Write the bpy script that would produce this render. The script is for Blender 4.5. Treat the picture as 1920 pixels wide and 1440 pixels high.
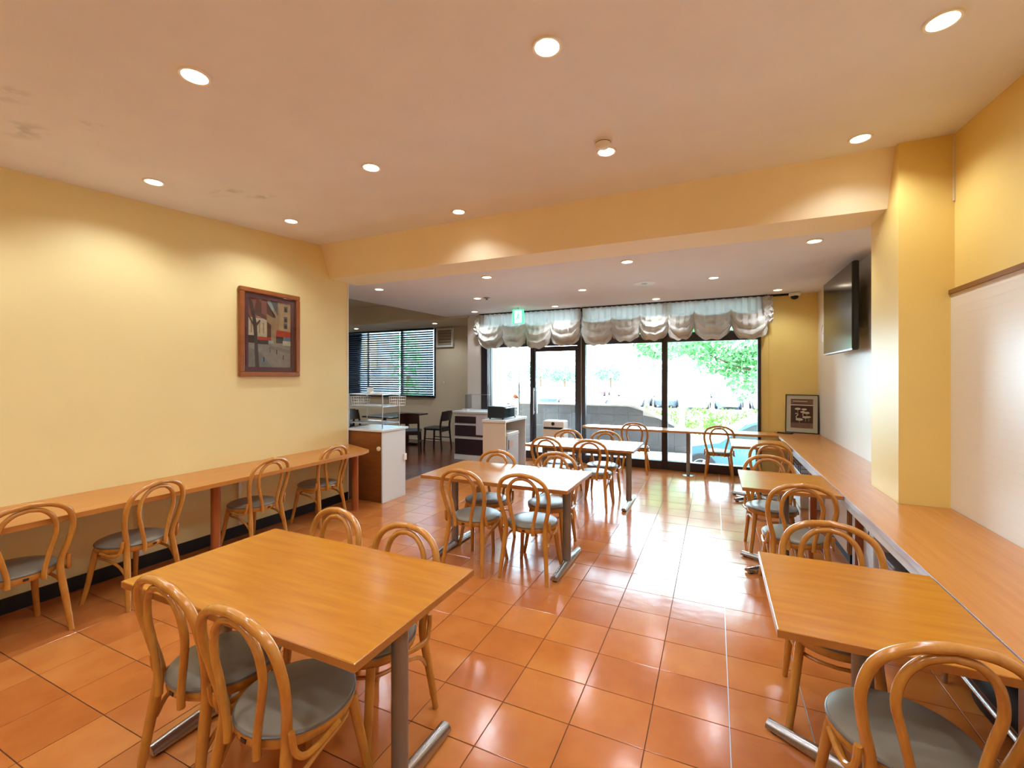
import bpy, bmesh, math, random
from mathutils import Vector, Matrix
random.seed(7)
for o in list(bpy.data.objects):
    bpy.data.objects.remove(o, do_unlink=True)
S = bpy.context.scene
COL = S.collection
PI = math.pi

# ------------------------------------------------------------------ camera
cam_d = bpy.data.cameras.new('camera'); cam = bpy.data.objects.new('camera', cam_d); COL.objects.link(cam)
CAM_H = 1.5204
cam.location = (0, 0, CAM_H)
cam.rotation_euler = (PI/2, 0, 0.4302)
cam_d.sensor_width = 36.0
cam_d.lens = 829.0/1920*36.0
cam_d.shift_y = -(720-707.4)/1920
cam_d.clip_start = 0.02; cam_d.clip_end = 500
S.camera = cam

# ------------------------------------------------------------------ light of the place
W = bpy.data.worlds.new('sky'); S.world = W; W.use_nodes = True
bg = W.node_tree.nodes['Background']
bg.inputs['Color'].default_value = (0.64, 0.84, 1.0, 1); bg.inputs['Strength'].default_value = 20.0
sun_d = bpy.data.lights.new('sun', 'SUN'); sun_d.energy = 13.0; sun_d.angle = 0.03; sun_d.color = (1, .96, .9)
sun = bpy.data.objects.new('sun', sun_d); COL.objects.link(sun)
sun.rotation_euler = Vector((-0.45, -0.55, -1.0)).to_track_quat('-Z', 'Y').to_euler()
sun.location = (6, 12, 14)
SPOT_W = 31.0
WARM = (0.84, 0.93, 1.0)
S.view_settings.view_transform = 'Standard'; S.view_settings.look = 'None'
S.view_settings.exposure = 0.28; S.view_settings.gamma = 1.0
S.view_settings.use_curve_mapping = False

# ------------------------------------------------------------------ materials
def lin(h):
    h = h.lstrip('#'); v = [int(h[i:i+2], 16)/255 for i in (0, 2, 4)]
    return tuple((c/12.92 if c <= .04045 else ((c+.055)/1.055)**2.4) for c in v) + (1,)
MATS = {}
class NT:
    def __init__(s, name):
        s.m = bpy.data.materials.new(name); s.m.use_nodes = True
        s.t = s.m.node_tree; s.n = s.t.nodes; s.l = s.t.links
        s.b = s.n['Principled BSDF']; s.out = s.n['Material Output']
    def node(s, ty, **kw):
        n = s.n.new(ty)
        for k, v in kw.items():
            if k in n.inputs: n.inputs[k].default_value = v
            else: setattr(n, k, v)
        return n
    def link(s, a, b): s.l.new(a, b)
def mat(name, col, rough=.5, metal=0, spec=.5, var=0, vscale=8, bump=0, bscale=60, coat=0, stretch=None, emit=0, trans=0, ecol=None):
    if name in MATS: return MATS[name]
    t = NT(name); c = lin(col) if isinstance(col, str) else tuple(col)+(1,)
    b = t.b
    b.inputs['Base Color'].default_value = c; b.inputs['Roughness'].default_value = rough
    b.inputs['Metallic'].default_value = metal; b.inputs['Specular IOR Level'].default_value = spec
    if coat: b.inputs['Coat Weight'].default_value = coat; b.inputs['Coat Roughness'].default_value = .12
    if emit:
        b.inputs['Emission Color'].default_value = lin(ecol) if ecol else c
        b.inputs['Emission Strength'].default_value = emit
    if trans: b.inputs['Transmission Weight'].default_value = trans
    tc = t.node('ShaderNodeTexCoord')
    src = tc.outputs['Object']
    if stretch:
        mp = t.node('ShaderNodeMapping'); mp.inputs['Scale'].default_value = stretch
        t.link(src, mp.inputs['Vector']); src = mp.outputs['Vector']
    if var:
        nz = t.node('ShaderNodeTexNoise', Scale=vscale, Detail=5.0); t.link(src, nz.inputs['Vector'])
        mr = t.node('ShaderNodeMapRange'); mr.inputs['From Min'].default_value = .3; mr.inputs['From Max'].default_value = .7
        mr.inputs['To Min'].default_value = 1-var; mr.inputs['To Max'].default_value = 1+var
        t.link(nz.outputs['Fac'], mr.inputs['Value'])
        mx = t.node('ShaderNodeVectorMath', operation='SCALE'); mx.inputs[0].default_value = c[:3]
        t.link(mr.outputs['Result'], mx.inputs['Scale']); t.link(mx.outputs['Vector'], b.inputs['Base Color'])
    if bump:
        n2 = t.node('ShaderNodeTexNoise', Scale=bscale, Detail=3.0); t.link(src, n2.inputs['Vector'])
        bp = t.node('ShaderNodeBump', Strength=bump, Distance=.003); t.link(n2.outputs['Fac'], bp.inputs['Height'])
        t.link(bp.outputs['Normal'], b.inputs['Normal'])
    MATS[name] = t.m
    return t.m
def wood(name, c1, c2, rough=.3, stretch=(1, 14, 14), scale=3.0, coat=0.3):
    if name in MATS: return MATS[name]
    t = NT(name); tc = t.node('ShaderNodeTexCoord')
    mp = t.node('ShaderNodeMapping'); mp.inputs['Scale'].default_value = stretch; t.link(tc.outputs['Object'], mp.inputs['Vector'])
    nz = t.node('ShaderNodeTexNoise', Scale=scale, Detail=6.0, Roughness=.6); t.link(mp.outputs['Vector'], nz.inputs['Vector'])
    cr = t.node('ShaderNodeValToRGB'); cr.color_ramp.elements[0].color = lin(c1); cr.color_ramp.elements[1].color = lin(c2)
    cr.color_ramp.elements[0].position = .3; cr.color_ramp.elements[1].position = .7
    t.link(nz.outputs['Fac'], cr.inputs['Fac']); t.link(cr.outputs['Color'], t.b.inputs['Base Color'])
    t.b.inputs['Roughness'].default_value = rough
    t.b.inputs['Coat Weight'].default_value = coat; t.b.inputs['Coat Roughness'].default_value = .15
    MATS[name] = t.m; return t.m
def tile_mat(name, ca, cb, cc, rough, sx, sy, ox, oy):
    t = NT(name); g = t.node('ShaderNodeNewGeometry')
    mp = t.node('ShaderNodeVectorMath', operation='SUBTRACT'); mp.inputs[1].default_value = (ox, oy, 0); t.link(g.outputs['Position'], mp.inputs[0])
    dv = t.node('ShaderNodeVectorMath', operation='DIVIDE'); dv.inputs[1].default_value = (sx, sy, 1); t.link(mp.outputs[0], dv.inputs[0])
    fl = t.node('ShaderNodeVectorMath', operation='FLOOR'); t.link(dv.outputs[0], fl.inputs[0])
    m2 = t.node('ShaderNodeVectorMath', operation='MULTIPLY'); m2.inputs[1].default_value = (1, 1, 0); t.link(fl.outputs[0], m2.inputs[0])
    wn = t.node('ShaderNodeTexWhiteNoise'); wn.noise_dimensions = '3D'; t.link(m2.outputs[0], wn.inputs['Vector'])
    # mottled cloud in each tile, offset per tile
    ad = t.node('ShaderNodeVectorMath', operation='MULTIPLY_ADD'); ad.inputs[1].default_value = (9, 9, 9)
    t.link(wn.outputs['Color'], ad.inputs[0]); t.link(g.outputs['Position'], ad.inputs[2])
    nz = t.node('ShaderNodeTexNoise', Scale=3.2, Detail=6.0, Roughness=.55); t.link(ad.outputs[0], nz.inputs['Vector'])
    mix = t.node('ShaderNodeMath', operation='MULTIPLY_ADD'); mix.inputs[1].default_value = .26; 
    sc = t.node('ShaderNodeMath', operation='MULTIPLY'); sc.inputs[1].default_value = .82
    t.link(nz.outputs['Fac'], sc.inputs[0]); t.link(wn.outputs['Value'], mix.inputs[0]); t.link(sc.outputs[0], mix.inputs[2])
    cr = t.node('ShaderNodeValToRGB'); e = cr.color_ramp.elements
    e[0].position = .25; e[0].color = lin(ca); e[1].position = .85; e[1].color = lin(cc)
    x = e.new(.55); x.color = lin(cb)
    t.link(mix.outputs[0], cr.inputs['Fac']); t.link(cr.outputs['Color'], t.b.inputs['Base Color'])
    t.b.inputs['Roughness'].default_value = rough
    t.b.inputs['Specular IOR Level'].default_value = .6
    n2 = t.node('ShaderNodeTexNoise', Scale=9.0, Detail=2.0); t.link(g.outputs['Position'], n2.inputs['Vector'])
    n3 = t.node('ShaderNodeTexNoise', Scale=110.0, Detail=2.0); t.link(g.outputs['Position'], n3.inputs['Vector'])
    b1 = t.node('ShaderNodeBump', Strength=.18, Distance=.006); t.link(n2.outputs['Fac'], b1.inputs['Height'])
    b2 = t.node('ShaderNodeBump', Strength=.12, Distance=.002); t.link(n3.outputs['Fac'], b2.inputs['Height']); t.link(b1.outputs['Normal'], b2.inputs['Normal'])
    t.link(b2.outputs['Normal'], t.b.inputs['Normal'])
    MATS[name] = t.m; return t.m
def glass_mat(name, tint=(.96, .985, .98), gloss=1.0):
    t = NT(name); t.n.remove(t.b)
    tr = t.node('ShaderNodeBsdfTransparent'); tr.inputs['Color'].default_value = tint+(1,)
    gl = t.node('ShaderNodeBsdfGlossy'); gl.inputs['Roughness'].default_value = .02
    fr = t.node('ShaderNodeFresnel', IOR=1.45); ml = t.node('ShaderNodeMath', operation='MULTIPLY'); ml.inputs[1].default_value = gloss
    mx = t.node('ShaderNodeMixShader'); t.link(fr.outputs[0], ml.inputs[0]); t.link(ml.outputs[0], mx.inputs['Fac'])
    t.link(tr.outputs[0], mx.inputs[1]); t.link(gl.outputs[0], mx.inputs[2]); t.link(mx.outputs[0], t.out.inputs['Surface'])
    MATS[name] = t.m; return t.m
def cloth_mat(name, col, transl):
    t = NT(name); t.b.inputs['Base Color'].default_value = lin(col); t.b.inputs['Roughness'].default_value = .6
    t.b.inputs['Specular IOR Level'].default_value = .25
    tl = t.node('ShaderNodeBsdfTranslucent'); tl.inputs['Color'].default_value = lin(col)
    mx = t.node('ShaderNodeMixShader'); mx.inputs['Fac'].default_value = transl
    t.link(t.b.outputs[0], mx.inputs[1]); t.link(tl.outputs[0], mx.inputs[2]); t.link(mx.outputs[0], t.out.inputs['Surface'])
    MATS[name] = t.m; return t.m
def leaf_mat(name, c1, c2):
    t = NT(name); g = t.node('ShaderNodeNewGeometry'); cr = t.node('ShaderNodeValToRGB')
    cr.color_ramp.elements[0].color = lin(c1); cr.color_ramp.elements[1].color = lin(c2)
    t.link(g.outputs['Random Per Island'], cr.inputs['Fac']); t.link(cr.outputs['Color'], t.b.inputs['Base Color'])
    tl = t.node('ShaderNodeBsdfTranslucent'); t.link(cr.outputs['Color'], tl.inputs['Color'])
    mx = t.node('ShaderNodeMixShader'); mx.inputs['Fac'].default_value = .45
    t.link(t.b.outputs[0], mx.inputs[1]); t.link(tl.outputs[0], mx.inputs[2]); t.link(mx.outputs[0], t.out.inputs['Surface'])
    t.b.inputs['Roughness'].default_value = .6
    MATS[name] = t.m; return t.m

TX, TY, TOX, TOY = .32, .27376, .058, 1.0436
M_wall = mat('plaster_cream', '#EED99C', .55, var=.02, vscale=2, bump=.06, bscale=120)
M_wall_y = mat('plaster_yellow', '#EFD07A', .42, var=.02, vscale=2, bump=.05, bscale=120)
M_wall_w = mat('satin_white_paint', '#EDE6D8', .32, var=.01, vscale=3, bump=.03, bscale=90)
M_annex = mat('annex_beige_plaster', '#D8C7AA', .7, var=.02, vscale=2)
M_ceil = mat('ceiling_plaster', '#EEEFF6', .85, var=.02, vscale=3, bump=.12, bscale=160)
def add_stains(m, spots):
    t = m.node_tree; n = t.nodes; l = t.links; b = n['Principled BSDF']
    src = b.inputs['Base Color'].links[0].from_socket
    g = n.new('ShaderNodeNewGeometry'); nz = n.new('ShaderNodeTexNoise'); nz.inputs['Scale'].default_value = 11; nz.inputs['Detail'].default_value = 5
    l.new(g.outputs['Position'], nz.inputs['Vector']); acc = None
    for (x, y, rx, ry) in spots:
        su = n.new('ShaderNodeVectorMath'); su.operation = 'SUBTRACT'; su.inputs[1].default_value = (x, y, 2.78+.0715*y); l.new(g.outputs['Position'], su.inputs[0])
        dv = n.new('ShaderNodeVectorMath'); dv.operation = 'DIVIDE'; dv.inputs[1].default_value = (rx, ry, 1); l.new(su.outputs[0], dv.inputs[0])
        ln = n.new('ShaderNodeVectorMath'); ln.operation = 'LENGTH'; l.new(dv.outputs[0], ln.inputs[0])
        mr = n.new('ShaderNodeMapRange'); mr.inputs['From Min'].default_value = .2; mr.inputs['To Min'].default_value = 1; mr.inputs['To Max'].default_value = 0; l.new(ln.outputs['Value'], mr.inputs['Value'])
        if acc is None: acc = mr.outputs['Result']
        else:
            mx = n.new('ShaderNodeMath'); mx.operation = 'MAXIMUM'; l.new(acc, mx.inputs[0]); l.new(mr.outputs['Result'], mx.inputs[1]); acc = mx.outputs[0]
    m2 = n.new('ShaderNodeMapRange'); m2.inputs['From Min'].default_value = .47; m2.inputs['From Max'].default_value = .62; m2.inputs['To Max'].default_value = .30; l.new(nz.outputs['Fac'], m2.inputs['Value'])
    ml = n.new('ShaderNodeMath'); ml.operation = 'MULTIPLY'; l.new(acc, ml.inputs[0]); l.new(m2.outputs['Result'], ml.inputs[1])
    mc = n.new('ShaderNodeMix'); mc.data_type = 'RGBA'; l.new(ml.outputs[0], mc.inputs[0]); l.new(src, mc.inputs[6]); mc.inputs[7].default_value = lin('#7A7068')
    l.new(mc.outputs[2], b.inputs['Base Color'])
add_stains(M_ceil, [(-3.0,.89,.14,.10),(-3.4,1.07,.2,.11),(-3.27,2.36,.17,.10),(-3.41,2.17,.22,.09),(-3.01,1.22,.12,.08)])
M_soffit = mat('soffit_plaster', '#F8E8C4', .75, var=.02, vscale=2, bump=.06, bscale=120)
M_black = mat('black_baseboard', '#15151A', .45)
M_tile = tile_mat('terracotta_tile', '#AA5C2A', '#BE7034', '#CC8442', .155, TX, TY, TOX, TOY)
M_dtile = tile_mat('dark_brown_tile', '#4A2010', '#622C18', '#743A20', .24, TX, TY, TOX, TOY)
M_grout = mat('grout', '#5A3A28', .8)
M_dgrout = mat('dark_grout', '#20120C', .8)
M_strip = mat('metal_joint_strip', '#B9BABC', .3, metal=.8)
M_top = wood('beech_laminate', '#B06A06', '#BE7A0E', .27, (1.2, 12, 12), 2.6, .2)
M_topy = wood('beech_laminate_crosswise', '#A86A14', '#B6781F', .27, (12, 1.2, 12), 2.6, .35)
M_ctr = wood('counter_laminate', '#B8742F', '#C6843E', .33, (14, .8, 14), 2.2, .15)
M_ctrx = wood('counter_laminate_crosswise', '#B8742F', '#C6843E', .33, (.8, 14, 14), 2.2, .15)
M_bent = wood('bentwood_lacquer', '#B2702A', '#C88A38', .22, (6, 6, 2), 4, .5)
M_edge = wood('edge_band', '#A0632A', '#AE7134', .35, (3, 3, 3), 3, .2)
M_edgew = mat('pale_counter_edge', '#CDC6CC', .3)
M_post = wood('post_wood', '#9A4E22', '#AD602D', .35, (8, 8, 1), 3, .2)
M_seat = mat('grey_vinyl', '#8C8474', .33, var=.03, vscale=5)
M_pipe = mat('seat_piping', '#6A655F', .4)
M_stud = mat('dark_stud', '#2A1D16', .4)
M_steel = mat('grey_painted_steel', '#8D8782', .38, metal=.55)
M_chrome = mat('brushed_foot_steel', '#B4B2B0', .24, metal=.95)
M_rub = mat('black_rubber', '#141416', .6)
M_brown = wood('cabinet_brown_veneer', '#7C4518', '#8E5220', .4, (2, 2, 9), 2.5, .1)
M_white = mat('white_melamine', '#E2E4E4', .35)
M_whited = mat('off_white_melamine', '#E6D9C6', .4)
M_drawer = mat('dark_plum_drawer', '#33202A', .35)
M_frame = mat('dark_bronze_frame', '#3A3336', .4, metal=.3)
M_glass = glass_mat('window_glass')
M_acryl = glass_mat('acrylic', (.97, .985, .99), .5)
M_curt = cloth_mat('gathered_satin', '#CFCBC3', .05); M_sheer = cloth_mat('daylit_sheer_satin', '#DCE0E0', .3)  # one cloth: daylight tinted into the upper part, bundled lower part greyer
M_slat = mat('dark_blue_slat', '#20283C', .4)
M_dwood = wood('espresso_wood', '#20110D', '#2E1A14', .35, (6, 6, 2), 3, .3)
M_dseat = mat('black_leatherette', '#1A1614', .4)
M_tvs = mat('tv_screen', '#0B0908', .16, spec=.6)
M_tvb = mat('tv_black_plastic', '#0E0D0D', .4)
M_lens = mat('downlight_lens', '#FFF4DF', .4, emit=14, ecol='#FFF0D6')
M_ring = mat('downlight_ring', '#F2EDE4', .4)
M_plast = mat('white_plastic', '#ECE9E2', .4)
M_grey = mat('grey_plastic', '#8E9094', .5)
M_brass = mat('trim_brown', '#8A5A2C', .4)
M_exit = mat('exit_green', '#16A868', .4, emit=1.5, ecol='#5AD6A0')
M_exitw = mat('exit_white', '#F2FFF8', .4, emit=1.8, ecol='#E9FFF4')
M_wire = mat('wire_steel', '#C4CBD2', .25, metal=.9)
M_paper = mat('paper', '#F2F2F0', .7)
M_conc = mat('exterior_concrete', '#B9B4AE', .8, var=.05, vscale=3)
M_asph = mat('pale_asphalt', '#A9A9AA', .85, var=.06, vscale=1.5)
M_ptile = mat('parapet_tile', '#55555A', .5, var=.08, vscale=6)
M_bark = mat('bark', '#5A4632', .85, var=.15, vscale=12)
M_pole = mat('pale_post_paint', '#D8DADB', .5)
M_leaf = leaf_mat('leaf_green', '#33703A', '#86BC7A')
M_leaf2 = leaf_mat('hedge_green', '#3E6E26', '#86AC48')
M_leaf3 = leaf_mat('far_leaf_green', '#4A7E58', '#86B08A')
M_tyre = mat('tyre_rubber', '#1B1C1E', .7)
M_cglass = mat('car_window_glass', '#22343C', .08, spec=.8)

# ------------------------------------------------------------------ mesh builder
class MB:
    def __init__(s): s.v = []; s.f = []; s.mi = []; s.cur = 0
    def add(s, vs, fs):
        o = len(s.v); s.v += [tuple(p) for p in vs]
        for f in fs: s.f.append(tuple(i+o for i in f)); s.mi.append(s.cur)
        return s
    def box(s, x0, x1, y0, y1, z0, z1):
        return s.add([(x0,y0,z0),(x1,y0,z0),(x1,y1,z0),(x0,y1,z0),(x0,y0,z1),(x1,y0,z1),(x1,y1,z1),(x0,y1,z1)],
                     [(3,2,1,0),(4,5,6,7),(0,1,5,4),(1,2,6,5),(2,3,7,6),(3,0,4,7)])
    def cbox(s, x0, x1, y0, y1, z0, z1, c=.005):
        # box with chamfered top and vertical edges
        def ring(z, i):
            a, b, d, e = x0+i, x1-i, y0+i, y1-i
            return [(a+c,d,z),(b-c,d,z),(b,d+c,z),(b,e-c,z),(b-c,e,z),(a+c,e,z),(a,e-c,z),(a,d+c,z)]
        vs = ring(z0+c, 0)+ring(z1-c, 0)+ring(z1, c)+ring(z0, c)
        fs = [(i,(i+1)%8,8+(i+1)%8,8+i) for i in range(8)]+[(8+i,8+(i+1)%8,16+(i+1)%8,16+i) for i in range(8)]
        fs += [(24+i,24+(i+1)%8,(i+1)%8,i) for i in range(8)]+[tuple(range(16,24)),tuple(range(31,23,-1))]
        return s.add(vs, fs)
    def quad(s, a, b, c, d): return s.add([a,b,c,d],[(0,1,2,3)])
    def prism(s, pts, z0, z1):
        n = len(pts)
        vs = [(x,y,z0) for x,y in pts]+[(x,y,z1) for x,y in pts]
        return s.add(vs, [tuple(range(n-1,-1,-1)), tuple(range(n,2*n))]+[(i,(i+1)%n,n+(i+1)%n,n+i) for i in range(n)])
    def prism_ax(s, pts, a0, a1, ax):
        n = len(pts); 
        def mk(p, a):
            return {'x': (a,p[0],p[1]), 'y': (p[0],a,p[1])}[ax]
        vs = [mk(p,a0) for p in pts]+[mk(p,a1) for p in pts]
        return s.add(vs, [tuple(range(n-1,-1,-1)), tuple(range(n,2*n))]+[(i,(i+1)%n,n+(i+1)%n,n+i) for i in range(n)])
    def lathe(s, prof, n=24, c=(0,0,0), sx=1, sy=1):
        vs = []
        for r, z in prof:
            for k in range(n):
                a = 2*PI*k/n; vs.append((c[0]+r*sx*math.cos(a), c[1]+r*sy*math.sin(a), c[2]+z))
        fs = []
        for j in range(len(prof)-1):
            for k in range(n):
                fs.append((j*n+k, j*n+(k+1)%n, (j+1)*n+(k+1)%n, (j+1)*n+k))
        if prof[0][0] > 1e-6: fs.append(tuple(range(n-1,-1,-1)))
        if prof[-1][0] > 1e-6: fs.append(tuple((len(prof)-1)*n+k for k in range(n)))
        return s.add(vs, fs)
    def tube(s, pts, r, n=8, closed=False):
        P = [Vector(p) for p in pts]; m = len(P)
        R = r if isinstance(r, (list, tuple)) else [r]*m
        T = []
        for i in range(m):
            if closed: d = P[(i+1) % m]-P[i-1]
            else: d = P[min(i+1, m-1)]-P[max(i-1, 0)]
            T.append(d.normalized() if d.length > 1e-9 else Vector((0,0,1)))
        up = Vector((0,0,1)) if abs(T[0].z) < .9 else Vector((1,0,0))
        N = (up - T[0]*up.dot(T[0])).normalized()
        vs = []
        for i in range(m):
            N = (N - T[i]*N.dot(T[i])); N = N.normalized() if N.length > 1e-6 else T[i].orthogonal().normalized()
            B = T[i].cross(N)
            for k in range(n):
                a = 2*PI*k/n; vs.append(tuple(P[i]+R[i]*(N*math.cos(a)+B*math.sin(a))))
        fs = []
        for i in range(m if closed else m-1):
            j = (i+1) % m
            for k in range(n): fs.append((i*n+k, i*n+(k+1)%n, j*n+(k+1)%n, j*n+k))
        if not closed: fs += [tuple(range(n-1,-1,-1)), tuple((m-1)*n+k for k in range(n))]
        return s.add(vs, fs)
    def grid(s, rows):
        n = len(rows[0]); vs = [p for r in rows for p in r]
        return s.add(vs, [(i*n+k, i*n+k+1, (i+1)*n+k+1, (i+1)*n+k) for i in range(len(rows)-1) for k in range(n-1)])
    def mesh(s, name, mats, smooth=False):
        me = bpy.data.meshes.new(name); me.from_pydata(s.v, [], s.f); me.validate()
        bm = bmesh.new(); bm.from_mesh(me); bmesh.ops.recalc_face_normals(bm, faces=bm.faces); bm.to_mesh(me); bm.free()
        for m in (mats if isinstance(mats, (list, tuple)) else [mats]): me.materials.append(m)
        if len(me.polygons) == len(s.mi):
            for p, i in zip(me.polygons, s.mi): p.material_index = i
        if smooth:
            for p in me.polygons: p.use_smooth = True
            me.set_sharp_from_angle(angle=math.radians(42))
        return me
    def build(s, name, mats, parent=None, smooth=False, loc=None, rz=0):
        o = bpy.data.objects.new(name, s.mesh(name, mats, smooth)); COL.objects.link(o)
        if parent: o.parent = parent
        if loc: o.location = loc
        if rz: o.rotation_euler = (0, 0, rz)
        return o
def catmull(pts, sub=6):
    P = [Vector(p) for p in pts]; out = []
    for i in range(len(P)-1):
        a = P[max(i-1,0)]; b = P[i]; c = P[i+1]; d = P[min(i+2,len(P)-1)]
        for k in range(sub):
            t = k/sub
            out.append(.5*((2*b)+(c-a)*t+(2*a-5*b+4*c-d)*t*t+(3*b-a-3*c+d)*t**3))
    out.append(P[-1]); return out
def tag(o, label, cat=None, group=None, kind=None):
    o['label'] = label
    if cat: o['category'] = cat
    if group: o['group'] = group
    if kind: o['kind'] = kind
    return o
def empty(name, loc=(0,0,0), rz=0):
    o = bpy.data.objects.new(name, None); COL.objects.link(o); o.location = loc; o.rotation_euler = (0,0,rz)
    o.empty_display_size = .1; return o
def thing(name, label, cat, loc=(0,0,0), rz=0, group=None): return tag(empty(name, loc, rz), label, cat, group)
def copy_tree(o, parent=None):
    c = o.copy(); COL.objects.link(c)
    if parent: c.parent = parent
    for ch in o.children: copy_tree(ch, c)
    return c
def mesh_obj(name, me, parent, loc=(0,0,0)):
    o = bpy.data.objects.new(name, me); COL.objects.link(o); o.parent = parent; o.location = loc; return o
def struct(o, label, cat='structure'): return tag(o, label, cat, kind='structure')

# ------------------------------------------------------------------ room shell
XL, XR, YW, YB = -4.15, 1.36, 7.75, -2.6
def zc(y): return 2.78+.0715*y            # sloping front ceiling
def zr(y): return 2.6096+.02*y            # rear ceiling
PX0, PY0, PY1 = 1.085, 3.66, 4.21          # pillar
struct(MB().box(XL-.10, XL, YB, 4.142, 0, 3.2).build('wall_left', M_wall), 'long cream plaster wall on the left with a framed picture', 'wall')
m = MB(); m.box(XR, XR+.15, YB, 4.0, 0, 3.2); struct(m.build('wall_right', M_wall_y), 'yellow plaster wall above the brown rail at right', 'wall')
wr = struct(MB().box(XR-.018, XR-.001, YB, PY0, .70, 2.04).build('wall_right_panel', M_wall_w), 'white panelled lower wall behind the right counter', 'wall')
for k in range(26):
    z = .75+k*.05
    if z < 2.02: MB().box(XR-.0184, XR-.0179, YB, PY0-.001, z, z+.002).build('groove_line', mat('panel_line', '#E9E1D2', .32), wr)
struct(MB().box(XR-.03, XR-.001, YB, PY0-.001, 2.04, 2.066).build('trim_1', M_brass), 'brown wooden rail along the right wall', 'trim')
struct(MB().box(PX0, XR+.15, PY0, PY1, 0, 3.2).build('wall_pillar', M_wall_y), 'yellow square pillar standing on the right counter side', 'pillar')
struct(MB().box(1.372, 1.52, PY1, 8.9, 0, 3.2).build('wall_right_rear', M_wall_w), 'pale rear right wall carrying the television', 'wall')
struct(MB().box(XL-.1, XR+.15, YB-.12, YB, 0, 3.2).build('wall_back', M_wall), 'cream wall behind the viewer', 'wall')
# ceilings
m = MB(); m.quad((XL-.1,YB-.1,zc(YB-.1)),(XL-.1,3.72,zc(3.72)),(XR+.15,3.72,zc(3.72)),(XR+.15,YB-.1,zc(YB-.1)))
m.quad((XL-.1,YB-.1,3.3),(XR+.15,YB-.1,3.3),(XR+.15,3.72,3.3),(XL-.1,3.72,3.3)); struct(m.build('ceiling', M_ceil), 'sloping textured ceiling over the front of the room', 'ceiling')
m = MB(); m.prism_ax([(3.705, zc(3.705)-.001), (3.868, 2.687), (4.3, 2.687), (4.3, 3.3), (3.705, 3.3)], XL, PX0, 'x'); struct(m.build('wall_soffit', M_soffit), 'slanted cream soffit beam across the ceiling', 'beam')
m = MB(); m.prism_ax([(3.868, zr(3.868)), (YW+.02, zr(YW+.02)), (YW+.02, 2.95), (3.868, 2.95)], -5.03, 1.372, 'x')
struct(m.build('ceiling_rear', mat('ceiling_rear_plaster', '#EAE6E6', .8, var=.015, vscale=3, bump=.08, bscale=160)), 'lower flat ceiling over the rear of the room', 'ceiling')
# annex shell
struct(MB().box(-9.8, XL-.1, 2.2, 2.32, 0, 3.3).build('wall_annex_front', M_annex), 'beige wall closing the side room towards the viewer', 'wall')
struct(MB().box(-9.8, -9.68, 2.2, 9.0, 0, 3.3).build('wall_annex_left', M_annex), 'beige wall at the far left of the side room', 'wall')
m = MB(); m.box(-9.8, -5.03, 2.2, 7.72, 3.12, 3.2); struct(m.build('ceiling_annex', M_annex), 'raised ceiling of the side room', 'ceiling')
m = MB(); m.box(-9.8, -4.5, 7.72, 9.0, 2.72, 3.2); m.box(-5.03,-4.5,7.7,7.75,2.72,3.2)
struct(m.build('ceiling_annex_low', M_annex), 'low ceiling strip above the side room blinds', 'ceiling')
m = MB(); BY = 8.9
m.box(-9.8, -6.10, BY, BY+.12, 0, 1.06); m.box(-6.10, -4.4, BY, BY+.12, 0, 2.72); m.box(-9.8, -6.10, BY, BY+.12, 2.70, 2.72)
struct(m.build('wall_annex_rear', M_annex), 'beige wall with the blinds in the side room', 'wall')
struct(MB().box(-4.53, -4.21, YW-.02, BY, 0, 2.8).build('wall_window_pier', mat('pier_white', '#E6DCD2', .6)), 'white pier at the left end of the shop window', 'wall')
struct(MB().box(.64, 1.52, YW, YW+.15, 0, 2.9).build('wall_rear', M_wall_y), 'yellow wall strip right of the shop window', 'wall')
struct(MB().box(.745, .765, YW-.012, YW-.001, .7, 2.76).build('trim_2', M_wall_y), 'narrow vertical cover strip on the yellow rear wall', 'trim')
struct(MB().box(-10, 1.7, YB-.3, 9.05, 3.32, 3.5).build('roof_sky_block', M_conc), 'unseen flat roof slab added to keep sky light out', 'roof')  # unseen slab, closes the top so the sky does not leak in
# unseen eave outside, added to keep the sun off the window
struct(MB().box(-10, 2.4, YW+.06, 9.3, 2.86, 3.1).build('eave_sun_block', M_conc), 'unseen concrete eave added above the shop window to block the sun', 'eave')
# baseboards
struct(MB().box(XL, XL+.012, YB, 4.142, 0, .10).build('baseboard_left', M_black), 'black baseboard along the left wall', 'baseboard')
struct(MB().box(-6.0, -4.53, BY-.015, BY, 0, .09).build('baseboard_annex', M_annex), 'beige baseboard in the side room', 'baseboard')
struct(MB().box(-4.255, -4.145, 4.142, 4.155, 0, 2.69).build('trim_3', M_plast), 'white end cap of the left wall', 'trim')
struct(MB().box(XR-.010, XR-.001, PY0-.012, PY0-.002, 2.62, 3.02).build('trim_4', mat('ivory_duct', '#EAD9B4', .5)), 'thin ivory cable duct in the corner by the pillar', 'trim')
for i, yy in enumerate((1.958, 2.763)):
    struct(MB().box(XL+.001, XL+.022, yy-.015, yy+.015, .11, .655).build('trim_%d' % (5+i), M_plast), 'white cable duct under the left wall counter, ' + ('nearer' if i == 0 else 'farther') + ' one', 'trim')

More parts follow.
